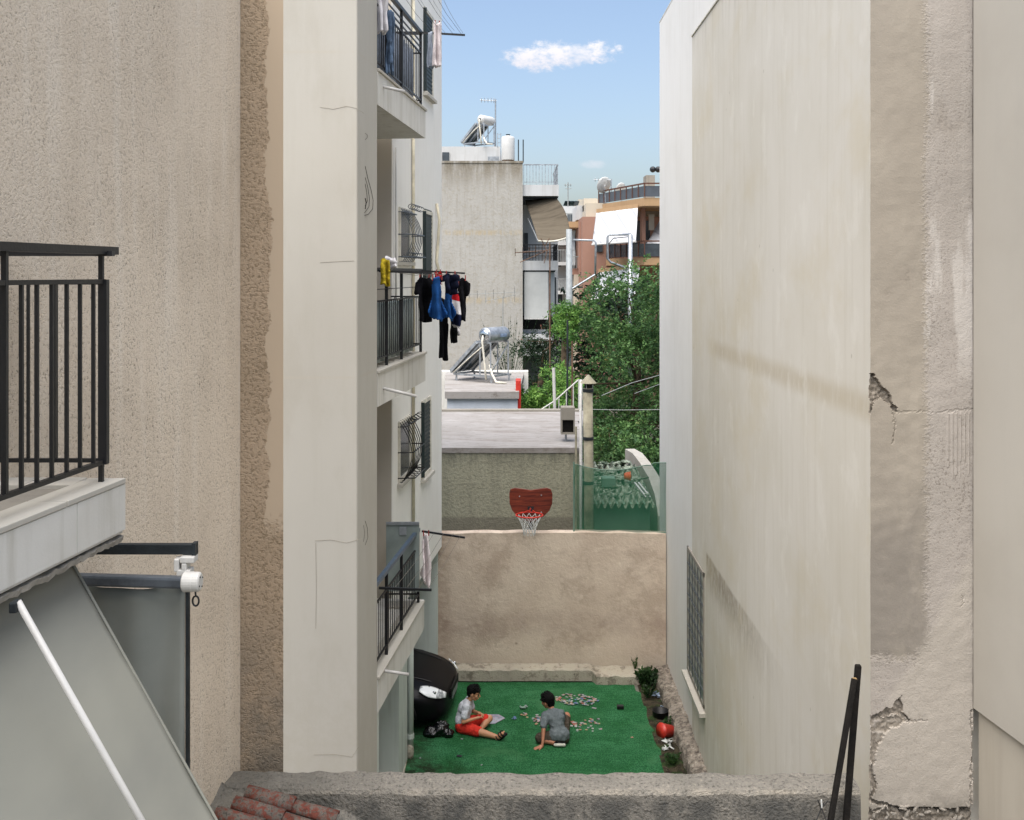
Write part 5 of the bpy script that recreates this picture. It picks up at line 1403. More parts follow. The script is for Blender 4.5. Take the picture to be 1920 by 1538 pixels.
# stair house with solar heater
t = thing('stair_house', 'low white concrete stair house carrying the nearer solar water heater', 'building', (-.7, 25, 0))
x0, x1 = P(834,0,24.3).x, P(973,0,24.3).x
MB().box(x0+.05, x1-.03, 24.4, 29, -.04, 3.52).build('wall', 'blue_white', t)
MB().prism([(x0, 24.3), (x1, 24.3), (x1+.18, 29.0), (x0-.3, 29.0)], 3.523, 3.69).build('roof', 'roof_white', t)
MB().box(x0-3, x1+.3, 29.1, 29.5, -.04, 3.72).build('rear_parapet', 'slab_white', t)
MB().box(P(967,0,24.2).x, P(977,0,24.2).x, 24.5, 24.9, 3.05, 3.95).build('red_board', 'red_plastic', t, bevel=.02)
def solar(cx, D, zbase, label, far=False):
    c = V(cx, D, zbase); W = V(.60, .80, 0); S = V(.80, -.60, 0)      # W along the tank, S up the slope of the panels
    K = .70 if far else .84
    L = lambda s_, w_, z_: c+(S*s_+W*w_+V(0, 0, z_))*K
    t = thing('solar_water_heater', label, 'solar heater', c)
    fr = MB()
    for w_ in (-.45, .45):
        fr.bar(L(-.95, w_, .20), L(.62, w_, .20), .05); fr.bar(L(-.95, w_, .20), L(.10, w_, 1.18), .045)
        for s_ in (-.85, .55): fr.bar(L(s_, w_, 0), L(s_, w_, .2), .05)
        fr.bar(L(.10, w_, .2), L(.10, w_, 1.24), .04); fr.bar(L(.52, w_, .2), L(.52, w_, 1.24), .04); fr.bar(L(.10, w_, 1.24), L(.52, w_, 1.24), .04)
    fr.bar(L(-.95, -.45, .2), L(-.95, .45, .2), .045); fr.bar(L(.52, -.45, .2), L(.52, .45, .2), .045); fr.bar(L(.52, -.45, .3), L(.52, .45, 1.15), .025)
    fr.build('frame', 'galv', t)
    for w_ in (-.52, .04):
        q = [L(-1.0, w_, .26), L(-1.0, w_+.50, .26), L(.04, w_+.50, 1.20), L(.04, w_, 1.20)]
        n = (q[1]-q[0]).cross(q[3]-q[0]).normalized(); n = n if n.z > 0 else -n
        pan = MB(); pan.slab([p-n*.004 for p in q], n*.075); p_ = pan.build('collector', 'panel_glass', t)
        m = MB()
        for i in range(4): m.bar(q[i]+n*.035, q[(i+1) % 4]+n*.035, .05, .085, tuple(n))
        m.build('edge_frame', 'galv', p_)
    tc = L(.31, 0, 1.46); ax = W
    m = MB(); m.tube([tc-ax*.50*K, tc-ax*.47*K, tc+ax*.50*K, tc+ax*.53*K], [.20*K, .245*K, .245*K, .20*K], 28); m.build('tank', 'galv' if not far else 'tank_white', t, smooth=True, bevel=.01)
    m = MB(); m.tube([tc-ax*.53*K, tc-ax*.485*K], [.12*K, .225*K], 24); m.build('tank_end', 'tank_white' if far else 'chrome', t, smooth=True)
    m = MB(); m.tube([tc-ax*.57*K, tc-ax*.52*K], .06*K, 14); m.build('valve', 'dark_steel', t)
    m = MB(); m.tube([tc-ax*.55*K, tc-ax*.56*K+V(-.02,0,-.15), L(.30, -.52, .9), L(.34, -.50, .5), L(.36, -.48, .1)], .028, 8)
    m.tube([L(.45, -.4, .55), L(.62, -.5, .28), L(.85, -.6, .06), L(1.1, -.4, .03)], .03, 8)
    m.tube([tc-ax*.3+V(0,0,-.2), L(.0, -.60, .9), L(-.6, -.60, .45), L(-.9, -.55, .25)], .016, 6); m.build('pipe', 'frame_white', t, smooth=True)
    if not far:
        sd = V(ax.y, -ax.x, 0)
        def lb(u, v):
            a_ = -.28+.45*v; return tc+(ax*(.0+.34*u)+(sd*math.cos(a_)+V(0,0,1)*math.sin(a_))*.249)*K
        MB().sheet(lb, 4, 6).build('label_plate', 'bag_blue', t)
    return t
solar(P(912,0,26.8).x, 26.8, 3.69, 'silver solar water heater with two tilted panels on the nearer low white roof')
# wisteria like bare bush
plant('bare_shrub', 'dull leafless shrub with reddish twigs behind the nearer solar heater', V(P(955,0,30.2).x, 30.2, 3.4), 60, 1.0, 1.9, 'leaf_dark', .04)
# antenna (yagi) helper
def yagi(label, pole_px, pole_top, pole_bot, D, boom, els, mat='galv', r=.012):
    t = thing('tv_antenna', label, 'antenna', P(pole_px, pole_bot, D)); MB().tube([P(pole_px, pole_bot, D), P(pole_px, pole_top, D)], r*1.6, 6).build('mast', mat, t)
    m = MB()
    for (a_, b_) in boom: m.tube([P(a_[0], a_[1], D), P(b_[0], b_[1], D)], r, 5)
    m.build('boom', mat, t); m = MB()
    for (px, ya, yb) in els: m.tube([P(px, ya, D-.25), P(px, yb, D+.25)], r*.7, 4)
    m.build('elements', mat, t); return t
yagi('thin grey loop antenna standing above the nearer solar heater tank', 943, 556, 640, 29.0, [((880, 552), (968, 548)), ((910, 565), (966, 553)), ((910, 545), (910, 568))], [(880, 545, 560), (895, 545, 560), (925, 543, 560), (945, 543, 560), (965, 538, 566)], 'pale_wire', .008)
yagi('brown tv antenna on a tall thin mast in front of the small balcony', 1031, 455, 770, 27.5, [((966, 474), (1026, 470)), ((975, 492), (1030, 468)), ((1014, 447), (1025, 470)), ((1026, 470), (1020, 494)), ((1030, 447), (1022, 462))], [(966, 466, 480), (980, 464, 484), (992, 464, 484), (1004, 462, 484), (1018, 452, 490)], 'rust', .012)

# ---------------- cream building with small balconies
DC = 36.0
t = thing('old_apartment_block', 'stained cream apartment block with small white balconies on its right flank', 'building', P(905, 700, DC))
xL, xR_ = P(800,0,DC).x-4, P(980,0,DC).x
MB().box(xL, xR_, DC, DC+9, -.04, P(0,306,DC).z).build('wall', 'cream_old', t)
MB().box(xL, xR_+.02, DC-.03, DC+.2, P(0,306,DC).z+.003, P(0,303,DC).z+.02).build('coping', 'cream_old', t)
MB().box(xL, P(938,0,DC+3).x, DC+3, DC+7, 9, P(0,275,DC+3).z).build('penthouse', 'white_paint', t)
MB().box(P(829,0,DC+2.9).x, P(842,0,DC+2.9).x, DC+2.95, DC+2.99, P(0,304,DC+3).z, P(0,286,DC+3).z).build('window', 'window_far', t)
MB().prism([(P(915,0,DC+2.9).x, DC+2.6), (P(936,0,DC+2.9).x, DC+2.6), (P(936,0,DC+2.9).x, DC+2.9), (P(915,0,DC+2.9).x, DC+2.9)], P(0,304,DC+3).z-.2, P(0,296,DC+3).z).build('roof_step', 'galv', t)
def floorz(py): return P(0, py, DC).z
for (yt, yb, x1p) in ((346, 367, 1048), (489, 507, 1047), (628, 668, 1043)):
    b = MB().box(xR_-.02, P(x1p,0,DC).x, DC+.15, DC+4, floorz(yb), floorz(yt)).build('balcony', 'white_paint', t)
    MB().box(xR_, P(x1p,0,DC).x-.1, DC+.3, DC+4, floorz(yb)-.06, floorz(yb)-.003).build('soffit', 'dark_steel', b)  # dark plate: shade under the slab put into its colour
    if yt != 628:
        r_ = MB(); zt = floorz(yt-38 if yt < 400 else yt-30); zb = floorz(yt)
        xa, xb_ = xR_+.04, P(x1p-2,0,DC).x
        r_.bar((xa, DC+.2, zt), (xb_, DC+.2, zt), .04); r_.bar((xb_, DC+.2, zt), (xb_, DC+3.9, zt), .05); r_.bar((xa, DC+.2, zb+.1), (xb_, DC+.2, zb+.1), .02)
        for i in range(12): r_.bar((xa+(xb_-xa)*i/11, DC+.2, zb), (xa+(xb_-xa)*i/11, DC+.2, zt), .018)
        for i in range(22): r_.bar((xb_, DC+.3+i*.16, zb), (xb_, DC+.3+i*.16, zt), .018)
        for f_ in (.35, .62): r_.bar((xb_, DC+.2, zb+(zt-zb)*f_), (xb_, DC+3.9, zb+(zt-zb)*f_), .03)
        if yt > 400:
            for f_ in (.3, .5, .8): r_.bar((xa, DC+.2, zb+(zt-zb)*f_), (xb_, DC+.2, zb+(zt-zb)*f_), .03)
        r_.build('railing', 'galv' if yt < 400 else 'black_metal', b)
# flank wall with windows
MB().box(xR_-.5, P(1046,0,DC+4).x, DC+4, DC+9, -.04, floorz(349)).build('rear_wall', 'city_white', t)
for (pa, pb, ya, yb) in ((983, 990, 437, 470), (983, 990, 515, 598), (1040, 1043, 520, 600)):
    MB().box(P(pa,0,DC+3.9).x, P(pb,0,DC+3.9).x, DC+3.93, DC+3.99, P(0,yb,DC+3.9).z, P(0,ya,DC+3.9).z).build('window', 'window_far', t)
m = MB(); m.box(xR_+.02, P(1042,0,DC+3.9).x, DC+3.6, DC+3.8, floorz(636), floorz(600)); m.build('recess_shadow', 'matt_black', t)  # black box painting the shadow below the blind as solid colour
t2 = thing('roller_blind', 'large plain pale roller blind closing the lower balcony of the cream block', 'blind', P(1010, 555, DC+.2))
MB().sheet(lambda u, v: (P(983+45*u, 0, DC+.2).x, DC+.2+.01*math.sin(v*6), floorz(598-88*v)), 6, 10).build('cloth', 'blind', t2, solid=.01)
MB().bar(P(983, 598, DC+.2), P(1028, 598, DC+.2), .04).build('bottom_bar', 'white_tube', t2)
MB().sheet(lambda u, v: (P(1031+10*u, 0, DC+.25).x, DC+.25+u*.6, floorz(598-88*v)), 3, 10).build('side_cloth', 'blind', t2, solid=.01)
t2 = thing('curved_awning', 'large brownish curved awning hanging from the top balcony of the cream block', 'awning', P(1020, 380, DC-.5))
def ca(u, v):                                          # hangs from the balcony edge, bellying outwards
    a_ = P(984, 376, DC+.9).lerp(P(1042, 370, DC+.4), u); b_ = P(1008, 452, DC-1.6).lerp(P(1064, 444, DC-1.2), u)
    b_.z -= .08*math.sin(math.pi*u)
    p = a_.lerp(b_, v); p.x += .16*math.sin(math.pi*v*.8)*(.2+.8*u); p.z += .12*math.sin(math.pi*v)*u; return p
MB().sheet(ca, 24, 20).build('cloth', 'old_awning', t2, smooth=True, solid=.01)
MB().tube([ca(u/8, 1) for u in range(9)], .03, 8).build('front_bar', 'frame_white', t2)
MB().bar(P(984, 372, DC+1), P(1046, 371, DC+.3), .05).build('roller', 'dark_steel', t2)
for u in (0, 1): MB().bar(ca(u, 1), P(990+50*u, 410, DC+.3), .03).build('arm', 'galv', t2)
# roof kit
solar(P(903,0,DC+3.4).x, DC+3.4, P(0,276,DC+3.4).z, 'old white tanked solar water heater silhouetted on the cream block roof', True)
t2 = thing('water_tank', 'white cylindrical water tank on the cream block roof', 'water tank', P(952, 300, DC+1.0))
c = P(952.5, 301, DC+1); m = MB(); m.lathe([(.24, 0), (.245, .02), (.245, .78), (.22, .86), (.08, .90)], c, 24); m.build('tank', 'tank_white', t2, smooth=True)
MB().lathe([(.08, .90), (.08, .95), (.02, .96)], c, 12).build('lid', 'dark_steel', t2); MB().lathe([(.22, -.06), (.22, 0)], c, 20).build('stand', 'rust', t2)
m = MB()
for px in (972, 981): m.tube([P(px, 305, DC+.5), P(px, 262, DC+.5)], .02, 6)
tag(m.build('roof_posts', 'dark_steel'), 'pair of thin dark posts beside the white water tank', 'posts')
yagi('rooftop antenna mast beside the old solar heater', 929, 186, 276, DC+3.6, [((900, 188), (931, 189))], [(903, 184, 192), (909, 184, 192), (915, 184, 192), (921, 184, 192), (926, 184, 193)], 'galv', .018)
t2 = thing('roof_ladder', 'small grey ladder frame on the cream block roof left of the tank', 'ladder', P(936, 276, DC+3))
m = MB()
for px in (933, 939): m.bar(P(px, 276, DC+3), P(px, 250, DC+3), .025)
for py in (252, 260, 268): m.bar(P(933, py, DC+3), P(939, py, DC+3), .02)
m.build('ladder', 'galv', t2)

# ---------------- ochre building on the right with striped awnings
DO = 50.0
t = thing('ochre_apartment_block', 'ochre and terracotta apartment block with dark railings and white striped awnings', 'building', P(1180, 600, DO))
def Q(px, py, D=DO): return P(px, py, D)
def obox(par, nm, mat, pa, pb, ya, yb, d0, d1, D=DO): 
    A = P(pa, yb, D); B = P(pb, ya, D); return MB().box(A.x, B.x, D+d0, D+d1, A.z, B.z).build(nm, mat, par)
obox(t, 'wall', 'terracotta_wall', 1100, 1400, 400, 800, 3, 9)
MB().box(Q(1108,0).x, Q(1400,0).x, DO+3.4, DO+8, 0, P(0, 372, DO).z).build('core', 'city_cream', t)
# slabs step with the perspective of the corner: front edge slants
def slab(ya_l, yb_l, ya_r, yb_r, mat='peach'):
    # left end further away, right end nearer
    a0, a1 = P(1120, ya_l, 54), P(1120, yb_l, 54); b0, b1 = P(1208, ya_r, 49), P(1208, yb_r, 49); c0, c1 = P(1300, ya_r, 49), P(1300, yb_r, 49)
    zt, zb = b0.z, b1.z
    return MB().prism([(a0.x, 54), (b0.x, 49), (c0.x, 49), (c0.x, 55), (a0.x, 58)], zb, zt).build('slab', mat, t)
for (ya, yb) in ((371, 386), (483, 497), (598, 612)): slab(0, 0, ya, yb)
def orail(yt, yb, mat, label):
    zt, zb = P(0, yt, 49).z, P(0, yb, 49).z; a_ = V(P(1122,0,54).x, 53.9, 0); b_ = V(P(1208,0,49).x, 48.95, 0); c_ = V(P(1300,0,49).x, 48.95, 0)
    rl_ = MB()
    for (p, q) in ((a_, b_), (b_, c_)):
        rl_.hexa([V(p.x, p.y, zb), V(q.x, q.y, zb), V(q.x, q.y+.04, zb), V(p.x, p.y+.04, zb), V(p.x, p.y, zt), V(q.x, q.y, zt), V(q.x, q.y+.04, zt), V(p.x, p.y+.04, zt)])
    g_ = rl_.build('parapet_glass', mat, t)
    m = MB(); 
    for (p, q) in ((a_, b_), (b_, c_)): m.bar(V(p.x, p.y-.03, zt+.12), V(q.x, q.y-.03, zt+.12), .07)
    for i in range(9): p = a_.lerp(b_, i/8); m.bar(V(p.x, p.y-.04, zb), V(p.x, p.y-.04, zt+.1), .05)
    m.build('rail', 'brown_metal', g_)
orail(349, 369, 'smoked', ''); orail(457, 481, 'window_far', '')
for (py0, py1) in ((400, 470), (510, 590)):
    for (pa, pb) in ((1128, 1140), (1150, 1166), (1198, 1234)): obox(t, 'window', 'window_far', pa, pb, py0+8, py1, 2.9, 2.98)  # rightmost box is no window: shadow of the open bay, painted dark
obox(t, 'column', 'terracotta_wall', 1096, 1112, 408, 510, 4.0, 4.6); obox(t, 'column', 'terracotta_wall', 1206, 1213, 386, 480, .5, 1.2); obox(t, 'partition', 'city_cream', 1222, 1232, 400, 430, 1.0, 1.2)
for k_ in range(5): obox(t, 'side_balcony_rail', 'pale_wire', 1078+k_*6, 1079+k_*6, 480, 503, 3.8, 3.9, 52)
obox(t, 'side_balcony_rail', 'pale_wire', 1074, 1106, 478, 480, 3.8, 3.9, 52)
obox(t, 'side_slab', 'peach', 1072, 1108, 408, 420, 4, 8, 52); obox(t, 'side_slab', 'terracotta_wall', 1104, 1126, 404, 417, 3.5, 7, 52); obox(t, 'side_slab', 'terracotta_wall', 1074, 1124, 503, 515, 4, 8, 52)
obox(t, 'chimney', 'concrete', 1219, 1236, 323, 371, 1.5, 2.6)
for px in (1224, 1234): MB().ball(P(px, 318, DO+2), .16, 10, 8).build('cowl', 'black_metal', t)
obox(t, 'roof_room', 'city_cream', 1108, 1136, 358, 384, 5, 9); obox(t, 'roof_room', 'white_paint', 1096, 1122, 370, 400, 6, 10)
AWS = [(1118, 1196, 393, 1110, 1192, 457, 'striped white awning of the upper storey, left of two, on the ochre block'), (1238, 1300, 405, 1207, 1290, 462, 'white awning of the upper storey cut off by the cream house wall'), (1122, 1200, 505, 1108, 1190, 560, 'white awning of the middle storey half hidden by tree leaves')]
for (a0, a1, ya, b0, b1, yb, lab) in AWS:
    t2 = thing('balcony_awning', lab, 'awning', P(a0, ya, 50), 'white awnings on the ochre block')
    A0, A1 = P(a0, ya+6, 52), P(a1, ya-4, 49.5); B0, B1 = P(b0, yb+2, 50), P(b1, yb-4, 47.6)
    MB().sheet(lambda u, v: A0.lerp(A1, u).lerp(B0.lerp(B1, u), v)+V(0, 0, -.06*math.sin(v*math.pi)), 24, 8).build('cloth', 'striped_awning', t2, smooth=True, solid=.02)
    MB().tube([B0, B1], .05, 8).build('front_bar', 'white_tube', t2)
    n_ = 14
    m = MB()
    for i in range(n_):                                # scalloped valance at the head
        p, q = A0.lerp(A1, i/n_), A0.lerp(A1, (i+1)/n_); m.slab([p+V(0,-.05,.18), q+V(0,-.05,.18), q+V(0,-.05,.0), p.lerp(q, .5)+V(0,-.05,-.09), p+V(0,-.05,0)], (0, .02, 0))
    m.build('valance', 'peach', t2)
for (px, py, D, r_, lab) in ((1134, 348, 53, .42, 'larger grey satellite dish on the ochre block roof terrace'), (1165, 354, 54, .30, 'smaller satellite dish right of the larger one on the roof')):
    c = P(px, py, D); t2 = thing('satellite_dish', lab, 'satellite dish', c, 'satellite dishes on the ochre block')
    m = MB(); rot = Matrix.Rotation(.5, 3, 'Z') @ Matrix.Rotation(-1.2, 3, 'X'); b0 = len(m.v)
    for i in range(7):
        rr = r_*i/6
        for k in range(20): a_ = 2*math.pi*k/20; m.v.append(c+rot @ V(rr*math.cos(a_), rr*math.sin(a_)*1.05, .25*rr*rr/r_))
    for i in range(6):
        for k in range(20): m.f.append((i*20+k, i*20+(k+1) % 20, (i+1)*20+(k+1) % 20, (i+1)*20+k))
    m.build('dish', 'dish', t2, smooth=True, solid=.02)
    MB().tube([c+V(0, .1, 0), c+V(.05, .1, -r_*2.2)], .03, 6).build('mast', 'galv', t2); MB().tube([c+rot @ V(0, -r_, .1), c+rot @ V(0, 0, .45)], .015, 5).build('feed_arm', 'galv', t2)
yagi('small antenna beside the larger satellite dish', 1146, 336, 360, 53, [((1113, 337), (1147, 338))], [(1116, 334, 341), (1122, 334, 341), (1130, 334, 341)], 'galv', .02)
# ---------------- white blocks in the distance
for (pa, pb, ya, D, mat, lab, wins) in ((1040, 1110, 387, 66, 'city_white', 'far white apartment block with railings between cream and ochre blocks', [(1064, 1073, 402, 420), (1078, 1096, 440, 470)]),
                                  (1085, 1130, 374, 80, 'city_cream', 'farthest cream rooftop block peeping above the white one', [(1098, 1104, 385, 392)]),
                                  (1000, 1068, 432, 58, 'city_white', 'white block with balconies just right of the old cream block', [(1046, 1052, 470, 500), (1046, 1054, 540, 580)]),
                                  (1076, 1116, 515, 56, 'city_cream', 'plain cream block behind the tree below the terracotta slab', [])):
    t = thing('far_apartment_block', lab, 'building', P((pa+pb)/2, 600, D), 'distant blocks')
    MB().box(P(pa,0,D).x, P(pb,0,D).x, D, D+6, 0, P(0,ya,D).z).build('wall', mat, t)
    for k, (wa_, wb_, y0_, y1_) in enumerate(wins): MB().box(P(wa_,0,D).x, P(wb_,0,D).x, D-.03, D-.005, P(0,y1_,D).z, P(0,y0_,D).z).build('window', 'window_far', t)
    if D in (66, 58):
        for yy in (455 if D == 58 else 425, 492, 545, 590):
            b = MB().box(P(pa+8,0,D).x, P(pb-6,0,D).x, D-1.3, D-.01, P(0,yy+6,D).z, P(0,yy,D).z).build('balcony', 'city_white', t)
            m = MB(); xa_, xb_ = P(pa+9,0,D).x, P(pb-7,0,D).x
            m.bar((xa_, D-1.28, P(0,yy-22,D).z), (xb_, D-1.28, P(0,yy-22,D).z), .05)
            for i in range(18): x = xa_+(xb_-xa_)*i/17; m.bar((x, D-1.28, P(0,yy,D).z), (x, D-1.28, P(0,yy-22,D).z), .03)
            m.build('railing', 'pale_wire', b)
m = MB()
t = thing('roof_collectors', 'row of small dark solar collectors on the far white block roof', 'solar collectors', P(1065, 384, 64))
for i, px in enumerate((1056, 1062, 1068, 1075)):
    a_ = P(px, 386, 66); MB().slab([a_, a_+V(.30,.3,0), a_+V(.42,.3,.30), a_+V(.12,0,.30)], (0, .06, .03)).build('collector', 'panel_glass', t)
yagi('tall slim tv antenna above the far white block', 1065, 342, 388, 64, [((1058, 347), (1072, 347)), ((1060, 354), (1071, 354))], [(1060, 345, 350), (1065, 345, 350), (1070, 345, 350)], 'pale_wire', .02)
# ---------------- poles
t = thing('concrete_pole', 'pale concrete pole rising at the left edge of the tree with bent arm', 'pole', P(1068, 900, 31))
MB().tube([(P(1068,0,31).x, 31, 0), P(1067, 430, 31)], [.12, .09], 12).build('pole', 'c_grey', t, smooth=True)
MB().tube([P(1074, 450, 31), P(1114, 451, 31), P(1117, 455, 31), P(1116, 515, 31)], .032, 8).build('arm', 'galv', t, smooth=True); MB().tube([P(1116, 515, 31), P(1072, 542, 31)], .032, 8).build('brace', 'galv', t)
t = thing('rusty_poles', 'pair of thin rusty poles standing between white pole and flat roof', 'poles', P(1070, 760, 24))
for px, yt, mt in ((1063, 600, 'dark_steel'), (1072, 640, 'rust')): MB().tube([(P(px,0,24).x, 24, 0), P(px+1, yt, 24)], .022, 6).build('pole', mt, t)
t = thing('street_lamp_frame', 'grey metal pole with square looped bracket in front of the ochre block', 'pole', P(1182, 620, 38))
MB().tube([(P(1181,0,38).x, 38, 0), P(1182, 440, 38)], [.10, .085], 10).build('pole', 'galv', t, smooth=True)
MB().tube([P(1184, 440, 38), P(1142, 440, 38), P(1139, 445, 38), P(1139, 485, 38), P(1145, 492, 38), P(1182, 506, 38)], .045, 8).build('bracket', 'galv', t, smooth=True)
m = MB(); m.tube([P(1180, 444, 38), P(1150, 447, 38), P(1141, 458, 38)], .02, 6); m.build('cable', 'dark_steel', t)
t = thing('stair_rail', 'thin white stair railing at the far edge of the flat roof', 'railing', P(1060, 760, 23))
m = MB(); m.tube([P(1015, 768, 23.2), P(1040, 752, 23.2), P(1085, 712, 23.2)], .018, 6)
for px, yt in ((1030, 760), (1048, 746), (1062, 735), (1075, 722), (1085, 712)): m.tube([P(px, 768, 23.2), P(px, yt, 23.2)], .012, 5)
m.build('rail', 'white_tube', t); MB().tube([P(1040, 768, 23.2), P(1038, 690, 23.2)], .035, 8).build('post', 'white_tube', t)
# wires
t = thing('tree_wires', 'thin pale cables strung in front of the big tree', 'wires', P(1150, 740, 24))
m = MB(); m.tube([P(1108, 768, 24), P(1170, 769, 24), P(1260, 768, 24)], .008, 5); m.tube([P(1128, 742, 26), P(1185, 718, 27), P(1260, 697, 28)], .010, 5); m.tube([P(1190, 738, 26), P(1260, 712, 28)], .008, 5); m.build('wire', 'pale_wire', t)

# ---------------- trees
def tree(nm, label, base, trunk, clumps, leafmat, nleaf, lsize, limbs, cat='tree', bark='bark', group=None):
    t = thing(nm, label, cat, base, group)
    m = MB(); m.tube(trunk, [.17, .14, .11, .08][:len(trunk)], 10)
    for (a_, b_) in limbs:
        mid = a_.lerp(b_, .5)+V(R.uniform(-.2,.2), R.uniform(-.2,.2), R.uniform(0,.25)); m.tube([a_, mid, b_], [.06, .04, .018], 6)
    for (c_, r_) in clumps[::2]:
        o_ = trunk[-1] if not limbs else min([l[1] for l in limbs], key=lambda q: (q-c_).length)
        m.tube([o_, o_.lerp(c_, .6)+V(0,0,.1), c_+V(R.uniform(-.1,.1),0,r_*.5)], [.02, .014, .006], 5)
    m.build('trunk', bark, t, smooth=True)
    lv = MB()
    tot = sum(r_**2 for _, r_ in clumps)
    for (c_, r_) in clumps:
        n_ = int(nleaf*r_**2/tot); tw = max(6, n_//14)
        for k in range(tw):                            # twigs with leaves along them
            d = V(R.gauss(0,1), R.gauss(0,1), R.gauss(0,.8)).normalized(); p0 = c_+d*r_*R.uniform(.25, .8); dr = (d+V(R.uniform(-.5,.5), R.uniform(-.5,.5), R.uniform(-.6,.25))).normalized()
            L = r_*R.uniform(.35, .8)
            for q in range(14):
                s_ = q/13; p = p0+dr*L*s_+V(0,0,-.25*L*s_*s_)+V(R.gauss(0,.035), R.gauss(0,.035), R.gauss(0,.03)); leaf(lv, p, lsize*R.uniform(.55, 1.1))
    lv.build('crown', leafmat, t)
    return t
def clumps_in(poly, n_, D0, D1, r0, r1, holes=()):
    out = []; xs = [q[0] for q in poly]; ys = [q[1] for q in poly]
    while len(out) < n_:
        x, y = R.uniform(min(xs), max(xs)), R.uniform(min(ys), max(ys))
        if not inpoly(x, y, poly): continue
        if any(math.hypot(x-h[0], y-h[1]) < h[2] for h in holes): continue
        out.append((P(x, y, R.uniform(D0, D1)), R.uniform(r0, r1)))
    return out
big = [(1072,610),(1080,590),(1105,582),(1118,560),(1126,535),(1150,528),(1172,512),(1200,508),(1235,506),(1290,510),(1380,560),(1400,880),(1225,860),(1198,850),(1180,830),(1150,850),(1118,850),(1108,800),(1104,720),(1078,730),(1066,700)]
D = 31.5
tb = P(1190, 0, 32.5)
tr = [V(tb.x, 32.5, -.04), V(tb.x-.1, 32.4, 1.6), V(tb.x+.1, 32.4, 3.0), P(1195, 650, 32.3)]
lim = [(tr[2], P(1110, 720, 31)), (tr[2], P(1150, 620, 32)), (tr[3], P(1180, 560, 32)), (tr[3], P(1240, 560, 32.5)), (tr[2], P(1250, 700, 32)), (tr[1], P(1140, 800, 31)), (tr[1], P(1200, 790, 31)), (tr[3], P(1100, 620, 31.5))]
tree('leafy_tree', 'big feathery green tree filling the gap beside the cream house wall', tr[0], tr, clumps_in(big, 110, 29.5, 34, .42, .75)+clumps_in([(1115,770),(1240,770),(1240,870),(1160,850),(1118,860)], 17, 28, 32, .35, .6, [(1215, 800, 18), (1140, 835, 16)])+clumps_in([(1088,640),(1300,560),(1300,850),(1130,840)], 26, 34, 36, .6, .9), 'leaf_green', 74000, .064, lim)
sm = [(985,765),(980,745),(990,725),(1015,705),(1040,690),(1062,700),(1085,720),(1085,760),(1060,770),(1020,772)]
tb = P(1030, 0, 26.5); tr = [V(tb.x, 26.5, -.04), V(tb.x, 26.5, 1.6), P(1030, 770, 26.5)]
tree('small_tree', 'bright green bushy small tree just beyond the flat white roof', tr[0], tr, clumps_in(sm, 26, 25.5, 27.5, .22, .36), 'leaf_bright', 11000, .05, [(tr[1], P(1000, 760, 26.5)), (tr[2], P(1055, 730, 26.5))])
iv = [(980,640),(1000,632),(1045,600),(1062,610),(1070,640),(1060,690),(1045,740),(1010,740),(985,745),(980,700)]
tb = P(1015, 0, 33.5); tr = [V(tb.x, 33.5, -.04), V(tb.x, 33.5, 2.5), P(1015, 700, 33.5)]
tree('dark_shrub', 'dark dull climbing shrub in front of the lower balcony of the cream block', tr[0], tr, clumps_in(iv, 34, 33, 35, .30, .45), 'leaf_dark', 13000, .05, [(tr[1], P(1000, 720, 33.5)), (tr[2], P(1040, 640, 33.5))])
md = [(1040,600),(1046,578),(1060,568),(1075,575),(1090,568),(1092,590),(1080,620),(1072,660),(1058,640),(1048,625)]
tb = P(1058, 0, 30); tr = [V(tb.x, 30.2, -.04), V(tb.x, 30.2, 2.5), P(1060, 640, 30.2)]
tree('slender_tree', 'pale green slender tree top between dark shrub and the concrete pole', tr[0], tr, clumps_in(md, 14, 29.6, 30.8, .20, .34), 'leaf_bright', 5000, .05, [(tr[2], P(1060, 600, 30.2))])
tree('background_tree', 'dark backing tree added to darken the gaps behind the big feathery tree', P(1300, 800, 42), [V(9, 42, -.04), V(9, 42, 3), V(9, 42, 5)], clumps_in([(1100,560),(1400,540),(1400,870),(1010,870),(1060,700)], 60, 38, 41, .8, 1.3), 'leaf_dark', 22000, .13, [])  # added dark foliage so gaps in the big tree read as shade
# neighbouring ground cover below the trees
struct(MB().box(1.3, 14, 23.2, 47, -.05, .25).build('garden_ground', 'soil'))
# ================================================================ LIGHT, SKY, CAMERA
w = bpy.data.worlds.new('World'); scene.world = w; w.use_nodes = True
nt = w.node_tree; X.nt = nt; bg = nt.nodes['Background']
sky = nt.nodes.new('ShaderNodeTexSky'); sky.sky_type = 'NISHITA'; sky.sun_disc = False
EL, AZ = math.radians(66), math.radians(208)           # azimuth measured from +Y towards +X
sky.sun_elevation = EL; sky.sun_rotation = AZ; sky.air_density = SKY_AIR; sky.dust_density = SKY_DUST; sky.ozone_density = SKY_OZ; sky.altitude = 0
tc = nt.nodes.new('ShaderNodeTexCoord'); sp = nt.nodes.new('ShaderNodeSeparateXYZ'); nt.links.new(tc.outputs['Generated'], sp.inputs[0])
dx, dy, dz = X(sp.outputs[0]), X(sp.outputs[1]), X(sp.outputs[2])
px = dx/dy.max(.05); pz = dz/dy.max(.05)              # tangent plane of the northern sky
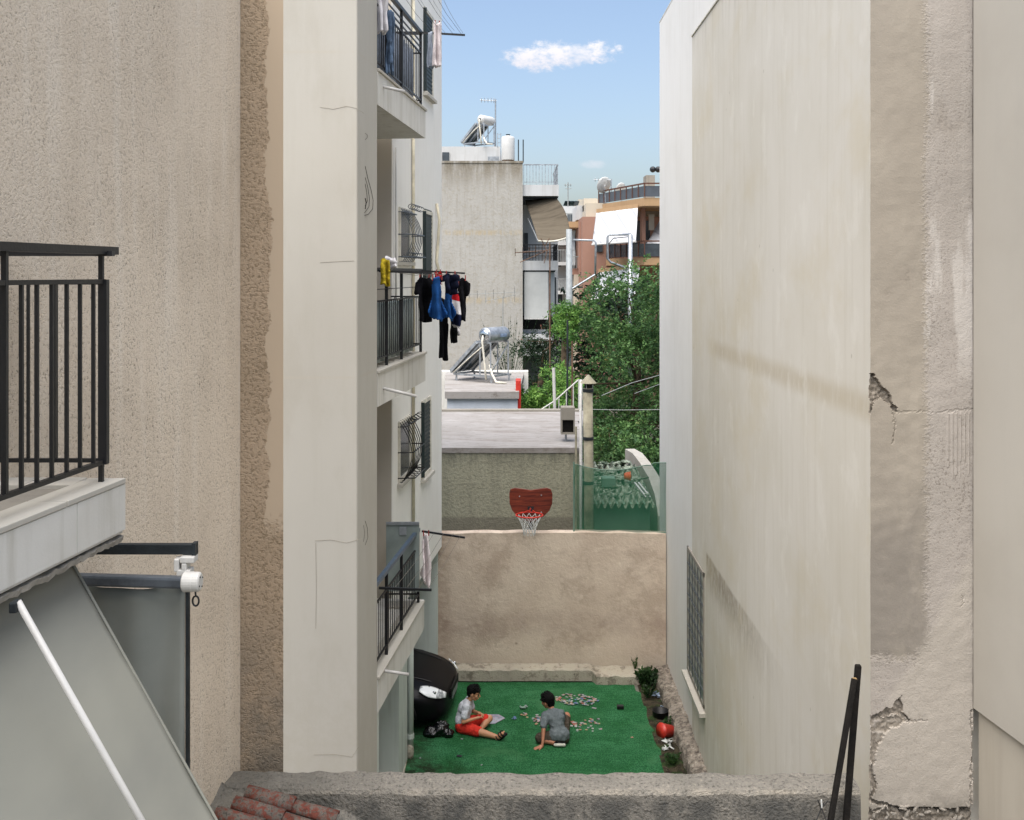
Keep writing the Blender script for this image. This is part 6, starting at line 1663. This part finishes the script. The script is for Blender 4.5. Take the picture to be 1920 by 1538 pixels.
def cloud(cx, cz, rx, rz, amp, sc, lo, hi, seed):
    v = vec(px*1.0+seed, pz*1.6, 0.0)
    n = noise(v, sc, 9, .66, .2)*.65+noise(v, sc*3.2, 6, .7)*.35
    ex = (px-cx)/rx; ez = (pz-cz)/rz
    d = ex*ex+ez*ez
    return ((1.0-d)+(n-.5)*amp).ss(lo, hi)*dy.ss(.2, .3)
def u_(p): return (p-CX)/F
def z_(p): return (HY-p)/F
c1 = cloud(u_(1012), z_(107), 84/F, 33/F, 5.0, 26, .15, 1.15, 3)
c2 = cloud(u_(1126), z_(98), 50/F, 25/F, 6.0, 34, .25, 1.5, 5)
c3 = cloud(u_(1112), z_(308), 34/F, 11/F, 2.2, 44, .2, 1.3, 9)*.45
c4 = cloud(u_(1075), z_(106), 74/F, 25/F, 4.0, 34, .1, 1.3, 12)*.85
m_ = c1.max(c2).max(c3).max(c4)*.95
shade = ((pz-z_(112))*F/40).ss(-.6, .9)
cc = mixc((CLOUD*.86, CLOUD*.83, CLOUD*.88, 1), (CLOUD, CLOUD*.97, CLOUD*.98, 1), shade)
mx = nt.nodes.new('ShaderNodeMix'); mx.data_type = 'RGBA'
nt.links.new(m_.k, mx.inputs[0]); nt.links.new(sky.outputs[0], mx.inputs[6]); nt.links.new(cc, mx.inputs[7])
nt.links.new(mx.outputs[2], bg.inputs[0]); bg.inputs[1].default_value = SKY_STR
sun = bpy.data.lights.new('sun', 'SUN'); sun.energy = SUN; sun.angle = math.radians(SUN_ANG); sun.color = (1, .98, .945)
so = bpy.data.objects.new('sun', sun); COL.objects.link(so)
sd = Vector((math.sin(AZ)*math.cos(EL), math.cos(AZ)*math.cos(EL), math.sin(EL)))
so.rotation_euler = (-sd).to_track_quat('-Z', 'Y').to_euler(); so.location = (0, 0, 30)
cam = bpy.data.cameras.new('camera'); co = bpy.data.objects.new('camera', cam); COL.objects.link(co)
co.location = (0, 0, CZ); co.rotation_euler = (math.radians(90), 0, 0)
cam.sensor_width = 36; cam.lens = 36*F/1920; cam.shift_y = -(769-HY)/1920; cam.clip_start = .05; cam.clip_end = 2000
scene.camera = co
vs = scene.view_settings; vs.view_transform = 'Standard'; vs.look = 'None'; vs.gamma = 1; vs.use_curve_mapping = False; vs.exposure = EXPO
